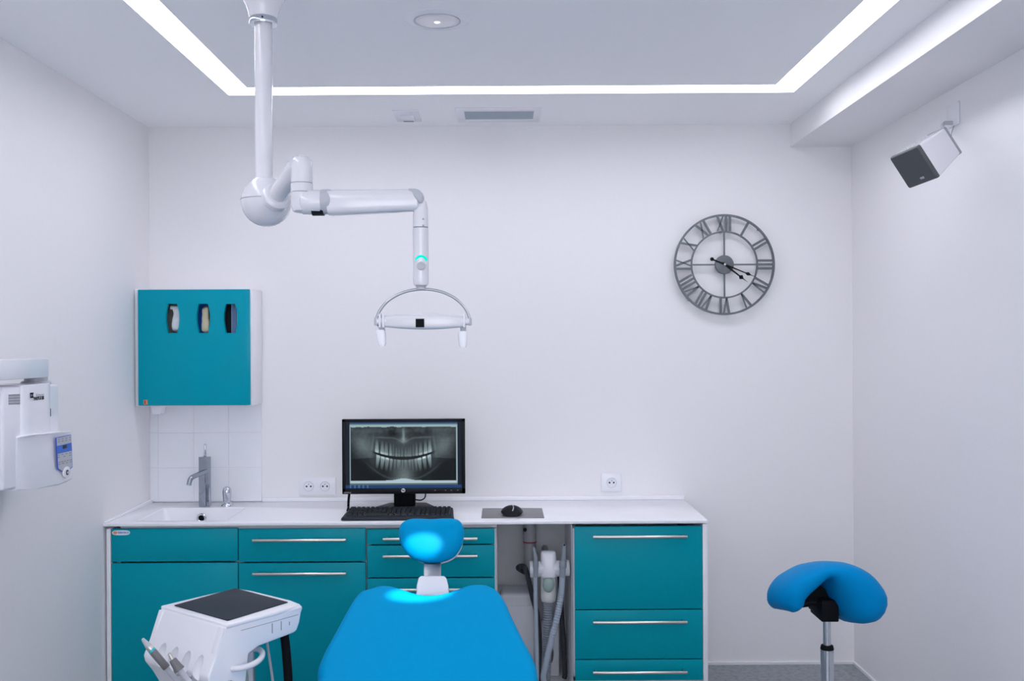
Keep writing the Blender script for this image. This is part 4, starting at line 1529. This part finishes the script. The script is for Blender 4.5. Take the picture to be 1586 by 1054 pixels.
# lamp bar: a shallow lens-shaped body, deeper than tall, leaning towards the headrest
bm = NB()
secs = []
nb = 15
for k in range(nb):
    s = -1 + 2 * k / (nb - 1)
    px = 656.5 + s * 62
    yt = 487 + 2.0 * s * s; ybm = 510 - 4 * s * s
    yt -= 1.5 * (1 - s * s)
    a = PY(px, yt, YE); c = PY(px, ybm, YE)
    h_ = (a.z - c.z) / 2; cz = (a.z + c.z) / 2
    dd = .045 - .014 * s * s
    sec = []
    for j in range(32):
        al = 2 * PI * j / 32
        ca_, sa_ = math.cos(al), math.sin(al)
        yy = math.copysign(abs(ca_) ** .33, ca_) * dd
        sec.append(Vector((a.x, YE + .025 + yy, cz + math.copysign(abs(sa_) ** .33, sa_) * h_ * (1 if ca_ < 0 else .8) - .012 * yy / dd * 0)))
    secs.append(sec)
obj('lamp_head', loft(bm, secs), M['white_lamp'], t)
a = PY(650.5, 500, YE - .0195)
sq = 6.6 / F * YE
box(bm := NB(), -sq, sq, -sq, sq, -.002, .0012, X=XZ((a.x, YE - .0205, a.z)))
obj('sensor_window', bm, M['blackm'], t, 'black square sensor window')
bm = NB()
for px in (589, 594, 719):
    p_ = PY(px, 496.5, YE)
    box(bm, p_.x - .0028, p_.x + .0028, YE - .012, YE + .03, PY(px, 507, YE).z, PY(px, 485.5, YE).z, .002)
p_ = PY(721, 497, YE)
cyl(bm, Vector((p_.x - .014, YE, p_.z)), Vector((PY(727, 497, YE).x, YE, p_.z)), .008, 20)
p_ = PY(592, 497, YE)
cyl(bm, Vector((PY(584, 497, YE).x, YE, p_.z)), Vector((p_.x + .01, YE, p_.z)), .008, 20)
obj('end_collars', bm, M['white'], t)
for pxs in (((589, 503), (592.5, 512), (594, 520), (594, 527)), ((717, 505), (717.5, 513), (717.5, 518), (717.5, 524))):
    bm = NB()
    pts = [PY(a[0], a[1], YE + .01 * i) for i, a in enumerate(pxs)]
    tube(bm, pts, lambda s: .0075 - .0015 * s, 14, 6)
    hd = obj('grip_stem', bm, M['lgrey'], t)
    cx = 589.5 if pxs[0][0] < 650 else 716.8
    bm = NB()
    rows4 = ((511.5, 5), (513.5, 7.2), (520, 7.4), (528, 6.8), (534, 6.0), (536.5, 4.2))
    secs = []
    for py, hw in rows4:
        p0 = PY(cx + (py - 512) * (.10 if cx < 600 else .01), py + (1 if cx > 600 else -1), YE - .004)
        w_ = hw / F * YE
        secs.append([p0 + Vector((math.copysign(abs(math.cos(2 * PI * k / 20)) ** .6, math.cos(2 * PI * k / 20)) * w_, math.copysign(abs(math.sin(2 * PI * k / 20)) ** .6, math.sin(2 * PI * k / 20)) * .009, 0)) for k in range(20)])
    obj('grip_handle', loft(bm, secs), M['white'], t)
# light outlet on the side that faces the chair
lp = Vector((bc_.x - .001, YE + .066, PY(655, 498, YE).z - .004))
bm = NB()
box(bm, lp.x - .06, lp.x + .06, lp.y - .004, lp.y + .006, lp.z - .010, lp.z + .008, .003)
obj('lens', bm, M['lens'], t)
for nm, ax_, ay_, AY, e_, ang_, sx_, sy_ in (('headrest_beam', 653, 845, 3.11, 85, 8.6, 1.0, .60), ('shoulder_beam', 651, 924, 2.97, 100, 13.5, 1.0, .36)):
    aim = PY(ax_, ay_, AY)
    ld = bpy.data.lights.new(nm, 'SPOT')
    ld.energy = e_; ld.color = (.93, .97, 1.0)
    ld.spot_size = math.radians(ang_); ld.spot_blend = .55; ld.shadow_soft_size = .012
    lo = bpy.data.objects.new(nm, ld); COL.objects.link(lo)
    lo.location = lp + Vector((0, .012, -.006))
    lo.rotation_euler = (aim - lo.location).to_track_quat('-Z', 'Y').to_euler()
    lo.scale = (sx_, sy_, 1)
    lo.parent = t
    lo.matrix_parent_inverse = WM[t.name].inverted()

# ------------------------------------------------------------------ dental chair
rec = math.radians(30)
pN = Vector((0, -math.sin(rec), math.cos(rec)))
pU = Vector((0, math.cos(rec), math.sin(rec)))
pO = PY(663, 905, 3.0)
outl = [(575, 906.5), (590, 902.5), (607, 903.5), (625, 908.5), (645, 915), (665, 917.5), (687, 915), (706, 909), (724, 902.5), (742, 900.5), (758, 903), (772, 911), (783, 926),
        (791, 944), (801, 965), (811, 985), (822, 1005), (830, 1024), (833.5, 1042), (833.5, 1054)]
left = [(489.5, 1054), (490, 1040), (493, 1024), (502, 1003), (512, 985), (523, 965), (534, 945), (546, 925), (558, 912)]
pts2 = []
for px, py in outl:
    d_ = PP(px, py, pO, pN) - pO
    pts2.append((d_.x, d_.dot(pU)))
low = [(pts2[-1][0] - .006, pts2[-1][1] - .08), (pts2[-1][0] - .03, pts2[-1][1] - .2), (pts2[-1][0] - .09, pts2[-1][1] - .25)]
lowl = [(-x, y) for x, y in reversed(low)]
l2 = []
for px, py in left:
    d_ = PP(px, py, pO, pN) - pO
    l2.append((d_.x, d_.dot(pU)))
outline = catmull([(x, y, 0) for x, y in pts2 + low + lowl + l2], 4, True)
t = thing('dental_chair', 'bright blue upholstered dental chair with its back towards the cabinets', 'dental chair', (pO.x, 2.3, 0))
Xb = basis(pO - pN * .028, (1, 0, 0), pU, pN)
bm = pillow(NB(), [(p.x, p.y) for p in outline], .066, .026, Xb, dome=.004, n=10, caps=8)
obj('backrest', bm, M['blue'], t, ang=80)
# shell behind the cushion
bm = pillow(NB(), [(p.x * .93, p.y * .94 - .012) for p in outline], .03, .012, basis(pO - pN * .075, (1, 0, 0), pU, pN), n=6, caps=3)
obj('backrest_shell', bm, M['white'], t, ang=80)
# headrest
rec2 = math.radians(58)
hN = Vector((0, -math.sin(rec2), math.cos(rec2))); hU = Vector((0, math.cos(rec2), math.sin(rec2)))
hO = PY(667, 832, 3.13)
ho = [(623, 804.5), (634, 799.3), (652, 798.6), (668, 799.4), (684, 798.4), (702, 798.6), (712, 802.5), (717.5, 812), (718.3, 824), (715.5, 838), (709, 850), (699, 859), (684, 864.5), (667, 866), (649, 864), (634, 857), (623.5, 845), (618, 832), (616.5, 820), (618.5, 810.5)]
h2 = []
for px, py in ho:
    d_ = PP(px, py, hO, hN) - hO
    h2.append((d_.x, d_.dot(hU), 0))
ho2 = catmull(h2, 4, True)
bm = pillow(NB(), [(p.x, p.y) for p in ho2], .07, .034, basis(hO - hN * .026, (1, 0, 0), hU, hN), dome=.004, n=12, caps=8, f=lambda x, y: -.9 * y * y)
obj('headrest', bm, M['blue'], t, ang=80)
bm = pillow(NB(), [(p.x * .93 + .004, p.y * .92) for p in ho2], .022, .008, basis(hO - hN * .058, (1, 0, 0), hU, hN), n=6, caps=3)
obj('headrest_shell', bm, M['white'], t, ang=80)
bm = NB()
a0, a1 = PY(669.7, 856, 3.155), PY(669.7, 900, 3.09)
dv = (a1 - a0).normalized()
X_ = basis((a0 + a1) / 2, (1, 0, 0), dv.cross(Vector((1, 0, 0))).normalized() * -1, dv)
hl_ = (a1 - a0).length / 2
box(bm, -.0275, .0275, -.006, .006, -hl_, hl_ + .03, .003, X=X_)
obj('headrest_bar', bm, M['sgrey'], t)
bm = NB()
brk = [(651, 890.5), (688, 890.5), (691.5, 894), (694.5, 906), (695, 922), (644.5, 922), (645, 906), (648, 894)]
bn = Vector((0, -math.sin(math.radians(52)), math.cos(math.radians(52)))); bu = Vector((0, math.cos(math.radians(52)), math.sin(math.radians(52))))
bo = PY(669.5, 905, 3.065)
bp = []
for px, py in brk:
    d_ = PP(px, py, bo, bn) - bo
    bp.append((d_.x, d_.dot(bu)))
prism(bm, bp, -.05, .0, .005, 3, basis(bo, (1, 0, 0), bu, bn))
obj('headrest_bracket', bm, M['white'], t)
# the lower part of the chair, below the picture
low_c = Xb @ Vector((0, low[-1][1] + .02, 0))
bm = NB()
zs_ = low_c.z - .02
so = catmull([(-.25, 2.52, 0), (-.27, 2.3, 0), (-.26, 2.0, 0), (-.20, 1.5, 0), (-.13, 1.22, 0), (.13, 1.22, 0), (.20, 1.5, 0), (.26, 2.0, 0), (.27, 2.3, 0), (.25, 2.52, 0)], 5, True)
pillow(bm, [(p.x, p.y) for p in so], .09, .035, basis((pO.x, 0, zs_ - .045), (1, 0, 0), (0, 1, 0), (0, 0, 1)), n=8, caps=5)
obj('seat', bm, M['blue'], t, ang=80)
box(bm := NB(), pO.x - .13, pO.x + .13, 1.7, 2.75, zs_ - .15, zs_ - .07, .02)
box(bm, pO.x - .11, pO.x + .11, 2.0, 2.5, .04, zs_ - .1, .02)
obj('pedestal', bm, M['white'], t)
box(bm := NB(), pO.x - .24, pO.x + .24, 1.6, 2.75, 0.001, .05, .02)
obj('base', bm, M['white'], t)
bm = NB()
sp0 = pO - pN * .095
box(bm, -.07, .07, low[-1][1] - .05, -.02, -.02, .012, .006, X=basis(sp0, (1, 0, 0), pU, pN))
obj('back_support', bm, M['sgrey'], t)

# ------------------------------------------------------------------ instrument delivery unit
zt0 = .725
yaw = math.radians(-38.5)
ctr = (PZ(250, 938, zt0) + PZ(465, 939, zt0)) / 2
t = thing('delivery_unit', 'white dental instrument unit with a flat tray top left of the chair', 'instrument unit', (ctr.x, ctr.y, 0), yaw)
WT = WM[t.name]
hx_, hy_ = .148, .118


def TL(px, py, z):
    """pixel on a level plane -> the unit's own x, y"""
    p_ = WT.inverted() @ PZ(px, py, z)
    return p_


prof = [(hy_ + .010, zt0), (hy_ + .014, zt0 - .010), (hy_ + .008, zt0 - .018), (hy_ + .002, zt0 - .045), (hy_ - .008, zt0 - .066), (hy_ - .02, zt0 - .07), (-.02, zt0 - .078), (-.05, zt0 - .090), (-.065, zt0 - .2), (-.075, zt0 - .30),
        (-.115, zt0 - .30), (-.130, zt0 - .20), (-.150, zt0 - .165), (-.172, zt0 - .135), (-.176, zt0 - .118), (-.160, zt0 - .085), (-hy_ - .004, zt0 - .004), (-hy_ + .004, zt0)]
bm = NB()
prism(bm, prof, -hx_, hx_, .006, 3, basis((0, 0, 0), (0, 1, 0), (0, 0, 1), (1, 0, 0)))
fd = Vector((0, -.172 + .122, -.131)).normalized()
fn = Vector((0, -.131, .05)).normalized()
for xa_, xb_ in ((-hx_ + .001, -hx_ + .020), (hx_ - .024, hx_ - .001)):
    box(bm, xa_, xb_, 0, .128, -.004, .0045, .003, 2, X=basis(Vector((0, -hy_ - .006, zt0 - .006)), (1, 0, 0), fd, Vector((1, 0, 0)).cross(fd)))
hs = obj('housing', bm, M['white'], t, local=True)
cutters = []
# sloping face: direction and scoops for the instruments
fd = Vector((0, -.172 + .122, -.131)).normalized()
fn = Vector((0, -.131, .05)).normalized()
for k in range(4):
    x = -.085 + k * .056
    c_ = Vector((x + .012, -.156, zt0 - .112)) + fn * .014
    tt = bmesh.new()
    bmesh.ops.create_uvsphere(tt, u_segments=20, v_segments=14, radius=1)
    bmesh.ops.transform(tt, matrix=WT @ basis(c_, Vector((1, 0, 0)) * .017, fd * .034, fn * .020 * -1), verts=tt.verts)
    bmesh.ops.recalc_face_normals(tt, faces=tt.faces)
    cutters.append(tt)
cut(hs, cutters)
bm = NB()
prism(bm, [(-hx_ - .003, -hy_ - .002), (hx_ + .003, -hy_ - .002), (hx_ + .004, hy_ * .3), (hx_ - .004, hy_ + .008), (hx_ * .6, hy_ + .018), (-hx_ * .6, hy_ + .018), (-hx_ + .004, hy_ + .008), (-hx_ - .004, hy_ * .3)], zt0 - .008, zt0 + .003, .004, 3)
obj('top_plate', bm, M['white'], t, local=True)
bm = NB()
c_ = Vector((.010 - .055, -.148 + .016, zt0 - .055))
cyl(bm, c_, c_ + fn * .004, .004, 16)
obj('lock_screw', bm, M['grey'], t, local=True)
bm = NB()
for y, h_ in ((.025, .026), (.055, .024), (.083, .010)):
    box(bm, hx_ - .001, hx_ + .0008, y - .0011, y + .0011, zt0 - .040 - h_ / 2, zt0 - .040 + h_ / 2)
obj('side_slots', bm, M['inkgrey'], t, local=True)
bm = NB()
box(bm, hx_ - .001, hx_ + .0006, -.075, hy_ - .004, zt0 - .0235, zt0 - .0222)
obj('side_seam', bm, M['inkgrey'], t, local=True)
# lower column beneath
bm = NB()
box(bm, -.10, hx_ - .03, -.10, -.062, .30, zt0 - .085, .012)
obj('lower_housing', bm, M['white'], t, local=True)
bm = NB()
cyl(bm, (-.03, -.07, .02), (-.03, -.07, zt0 - .3), .03, 28)
obj('stand_column', bm, M['white'], t, local=True)
lathe(bm := NB(), [(.21, 0.001), (.21, .02), (.19, .03), (.05, .045), (.03, .05)], 48, Matrix.Translation((-.03, -.07, 0)))
obj('base', bm, M['white'], t, local=True)
# handle
bm = NB()
YH = 2.56
pts = [(355.5, 1034, -.03), (362, 1035, -.035), (378, 1033, -.03), (394, 1027, -.01), (404, 1019, .02), (406.5, 1011, .05), (402, 1005.5, .08), (394, 1004, .10), (384, 1006.5, .115)]
tube(bm, [PY(a, b_, YH + d_) for a, b_, d_ in pts], .0078, 18, 6)
obj('handle', bm, M['white_lamp'], t, 'white bent tube handle')
lathe(bm := NB(), [(.0045, 0), (.0045, .004), (.003, .005), (0, .005)], 16, Matrix.Translation(PY(354.5, 1028, YH - .03)) @ frame_z((.3, -1, .1)))
obj('handle_screw', bm, M['grey'], t)
# glassy side leaves, rod and hose under the tray
bm = NB()
lv = [PY(374, 1010, 2.68), PY(366, 1040, 2.66), PY(357, 1100, 2.64), PY(384, 1100, 2.68), PY(383, 1050, 2.68), PY(377, 1015, 2.68)]
def slab(bm, pts, n, th):
    n = Vector(n).normalized() * th
    tt = bmesh.new()
    a = [tt.verts.new(p) for p in pts]; c = [tt.verts.new(p + n) for p in pts]
    tt.faces.new(a); tt.faces.new(list(reversed(c)))
    for k in range(len(a)): tt.faces.new((a[k], c[k], c[(k + 1) % len(a)], a[(k + 1) % len(a)]))
    bmesh.ops.recalc_face_normals(tt, faces=tt.faces)
    merge(bm, tt)
slab(bm, lv, (0.2, 1, 0), .008)
obj('inner_plate', bm, M['greentint'], t)
bm = NB()
slab(bm, [PY(376, 1008, 2.72), PY(390, 1005, 2.72), PY(391, 1100, 2.72), PY(386, 1100, 2.72), PY(382, 1040, 2.72)], (0, 1, 0), .008)
obj('rear_plate', bm, M['tank'], t)
bm = NB()
a, c = PY(391.5, 1008, 2.75), PY(393.5, 1140, 2.75)
tube(bm, [a, a.lerp(c, .5), c], .0055, 12)
obj('post', bm, M['sgrey'], t)
bm = NB()
tube(bm, [PY(413, 990, 2.76), PY(416, 1010, 2.76), PY(422.5, 1054, 2.76), PY(428, 1100, 2.76)], .0036, 10)
obj('rod', bm, M['lgrey'], t)
bm = NB()
hp = [PY(440.5, 983, 2.74), PY(443, 1005, 2.74), PY(446.5, 1054, 2.74), PY(447, 1110, 2.74)]
hp.append(Vector((hp[-1].x, hp[-1].y, .25))); hp.append(Vector((hp[-1].x - .05, hp[-1].y - .12, .06)))
tube(bm, hp, .0125, 18, 10)
obj('supply_hose', bm, M['blackm'], t)
bd_ = PY(346, 1049.5, 2.47)
nrm = (WT.to_3x3() @ Vector((1, 0, 0)))
bX = Matrix.Translation(WT @ Vector((hx_ + .0003, -.113, zt0 - .152))) @ frame_z(nrm)
lathe(bm := NB(), [(.0105, -.002), (.0105, .004), (.009, .0055), (0, .0055)], 28, bX)
kb_ = obj('round_badge', bm, M['chrome'], t)
lathe(bm := NB(), [(.008, .005), (.008, .0062), (0, .0062)], 24, bX)
obj('badge_disc', bm, M['dark'], t)
bm = NB()
box(bm, -.006, -.001, -.003, .003, .006, .0068, .0006, X=bX)
obj('badge_mark', bm, M['orange'], t)
# tray mat (lies on the tray)
mp = [PZ(270, 938, zt0 + .003), PZ(364.5, 911.5, zt0 + .003), PZ(446, 933, zt0 + .003), PZ(352.5, 961.5, zt0 + .003)]
t3 = thing('tray_mat', 'dark grey mat covering the tray top of the instrument unit', 'mat', sum(mp, Vector()) / 4)
bm = NB()
c_ = sum(mp, Vector()) / 4
prism(bm, [((p - c_).x, (p - c_).y) for p in mp], .0003, .003, .001, 2, Matrix.Translation(c_))
obj('sheet', bm, M['mat'], t3)
# instruments in the holder
YI = 2.50
a, b2, c_, d2 = PY(220.5, 988.5, YI), PY(230.5, 1001, YI + .005), PY(256, 1031, YI + .01), PY(284, 1066, YI + .03)
t3 = thing('handpiece', 'slim grey handpiece with a turquoise ring leaning out of the holder', 'handpiece', c_)
dv = (c_ - b2).normalized()
lathe(bm := NB(), [(.0028, 0), (.0045, .003), (.0075, (b2 - a).length - .006), (.0085, (b2 - a).length)], 24, Matrix.Translation(a) @ frame_z(b2 - a))
obj('tip', bm, M['lgrey'], t3)
cyl(bm := NB(), b2, b2 + dv * .009, .0088, 24)
obj('collar', bm, M['steel'], t3)
cyl(bm := NB(), b2 + dv * .009, b2 + dv * .015, .0093, 24)
obj('ring', bm, mat('turquoise_ring', (.03, .45, .50), .4), t3, 'turquoise ring')
cyl(bm := NB(), b2 + dv * .015, c_ + dv * .006, .0098, 24, bev=.001)
obj('body', bm, M['igrey'], t3)
tube(bm := NB(), [c_ + dv * .004, c_.lerp(d2, .5), d2, d2 + Vector((.03, .03, -.10))], .0068, 14, 6)
obj('hose', bm, M['lgrey'], t3)
a, b2, c_, d2 = PY(262, 1011.5, YI - .015), PY(267, 1020.5, YI - .015), PY(276.5, 1034.5, YI - .015), PY(303, 1068, YI - .01)
dv = (c_ - b2).normalized()
t3 = thing('handpiece_coupling', 'short grey hose coupling with a bare metal spigot in the holder', 'coupling', c_)
cyl(bm := NB(), a, b2, .0045, 18)
obj('spigot', bm, M['steel'], t3)
cyl(bm := NB(), a - (b2 - a).normalized() * .0004, a + (b2 - a) * .1, .0032, 14)
obj('spigot_bore', bm, M['black'], t3)
lathe(bm := NB(), [(.0075, 0), (.0095, .003), (.0115, .022), (.0135, .030), (.0135, .033)], 28, Matrix.Translation(b2) @ frame_z(dv))
obj('sleeve', bm, M['igrey'], t3)
tube(bm := NB(), [b2 + dv * .031, c_.lerp(d2, .5), d2, d2 + Vector((.03, .03, -.10))], .0075, 14, 6)
obj('hose', bm, M['lgrey'], t3)
bm = NB()
for k, x in enumerate((-.004, .043)):
    p_ = WT @ Vector((x + .02, -.172, zt0 - .135))
    lathe(bm, [(.0105, 0), (.0125, .008), (.010, .012)], 24, Matrix.Translation(p_) @ frame_z(WT.to_3x3() @ Vector((0, -.55, .8))))
obj('empty_holders', bm, M['lgrey'], t)

# ------------------------------------------------------------------ saddle stool
YT = 3.22
q = PY(1281, 1000, YT)
t = thing('saddle_stool', 'blue saddle-shaped stool on a chrome gas column near the corner', 'stool', (q.x, YT, 0))
cl_ = [(1216, 926.5, 19.5, .14), (1218, 917.5, 20, .145), (1226, 906.5, 20, .15), (1239, 896, 18, .155), (1251, 887.5, 15.5, .155),
       (1262, 883, 13.2, .155), (1274, 883.5, 16, .155), (1287, 890, 24, .155), (1301, 900.5, 31, .155), (1315, 914, 36, .15), (1326.5, 929.5, 37, .145)]
secs = []
path = catmull([Vector((PY(a, b_, YT).x, PY(a, b_, YT).z, 0)) for a, b_, _, _ in cl_], 4)
rad = catmull([Vector((r_ / F * YT, d_, 0)) for _, _, r_, d_ in cl_], 4)
rows_s = []
for i in range(len(path)):
    T_ = (path[min(i + 1, len(path) - 1)] - path[max(i - 1, 0)]).normalized()
    rows_s.append((path[i], T_, rad[i].x, rad[i].y))
def tip(row, sg):
    p_, T_, r_, d_ = row
    return [(p_ + T_ * sg * r_ * .9 * math.sin(a), T_, max(.002, r_ * math.cos(a)), d_ - r_ * (1 - math.cos(a))) for a in [math.radians(v) for v in (18, 36, 54, 70, 82)]]
rows_s = list(reversed(tip(rows_s[0], -1))) + rows_s + tip(rows_s[-1], 1)
for p_, T_, r_, d_ in rows_s:
    nx_, nz_ = -T_.y, T_.x
    sec = []
    for k in range(36):
        al = 2 * PI * k / 36
        ca_, sa_ = math.cos(al), math.sin(al)
        hn = math.copysign(abs(sa_) ** .8, sa_) * r_
        yy = math.copysign(abs(ca_) ** .75, ca_) * d_
        sec.append(Vector((p_.x + nx_ * hn, YT + yy, p_.y + nz_ * hn - .215 * yy - .25 * yy * yy)))
    secs.append(sec)
obj('saddle_seat', loft(NB(), secs), M['blue_seat'], t, ang=80)
zbk = PY(1281, 955, YT).z
bm = NB()
tri = [PY(1262, 897, YT), PY(1290, 925, YT), PY(1302, 950, YT), PY(1264, 951, YT), PY(1262, 935, YT), PY(1240, 938, YT), PY(1231, 941, YT), PY(1246, 915, YT)]
slab(bm, [p + Vector((0, -.02, 0)) for p in tri], (0, 1, 0), .10)
box(bm, PY(1263.5, 940, YT).x, PY(1290, 940, YT).x, YT - .06, YT + .06, zbk, PY(1281, 922, YT).z, .004)
a = PY(1290, 955, YT); c_ = PY(1300, 949, YT)
mech = obj('tilt_mechanism', bm, M['blackm'], t)
bm = NB()
tube(bm, [PY(1264, 932, YT - .05), PY(1250, 933, YT - .09), PY(1229, 942, YT - .10)], .0035, 8, 5)
obj('tilt_lever', bm, M['black'], t)
z1_ = PY(1281, 1003, YT).z
cyl(bm := NB(), (q.x, YT, z1_ - .06), (q.x, YT, zbk + .005), 5.9 / F * YT, 32)
obj('piston', bm, M['chrome'], t)
cyl(bm := NB(), (q.x, YT, z1_ - .004), (q.x, YT, z1_ + .010), 10.3 / F * YT, 32, r2=9.3 / F * YT, bev=.002)
obj('collar', bm, M['blackm'], t)
cyl(bm := NB(), (q.x, YT, .10), (q.x, YT, z1_ - .004), 10.0 / F * YT, 36)
obj('column', bm, M['chrome'], t)
for k in range(5):
    a = k * 2 * PI / 5 + .3
    dv = Vector((math.cos(a), math.sin(a), 0))
    bm = NB()
    tube(bm, [Vector((q.x, YT, .105)), Vector((q.x, YT, .1)) + dv * .1, Vector((q.x, YT, .075)) + dv * .25], lambda s: .018 - .006 * s, 14, 5)
    lg = obj('leg', bm, M['chrome'], t)
    c_ = Vector((q.x, YT, .026)) + dv * .25
    sd = Vector((-dv.y, dv.x, 0))
    bm = NB()
    cyl(bm, c_ - sd * .014, c_ + sd * .014, .025, 20, bev=.003)
    cyl(bm, c_, c_ + Vector((0, 0, .05)), .006, 10)
    obj('caster', bm, M['black'], lg)

# ------------------------------------------------------------------ world and look
w = bpy.data.worlds.new('world'); SC.world = w
w.use_nodes = True
w.node_tree.nodes['Background'].inputs[0].default_value = (.88, .92, 1.0, 1)
w.node_tree.nodes['Background'].inputs[1].default_value = 4.1  # sky strength feeding the added window
SC.view_settings.view_transform = 'Standard'
SC.view_settings.look = 'None'
SC.view_settings.gamma = 1.0
SC.view_settings.use_curve_mapping = False
SC.view_settings.exposure = -0.05
SC.cycles.use_denoising = True
SC.cycles.max_bounces = 14
SC.cycles.diffuse_bounces = 10
SC.cycles.sample_clamp_indirect = 6.0
SC.cycles.caustics_reflective = False
SC.cycles.caustics_refractive = False
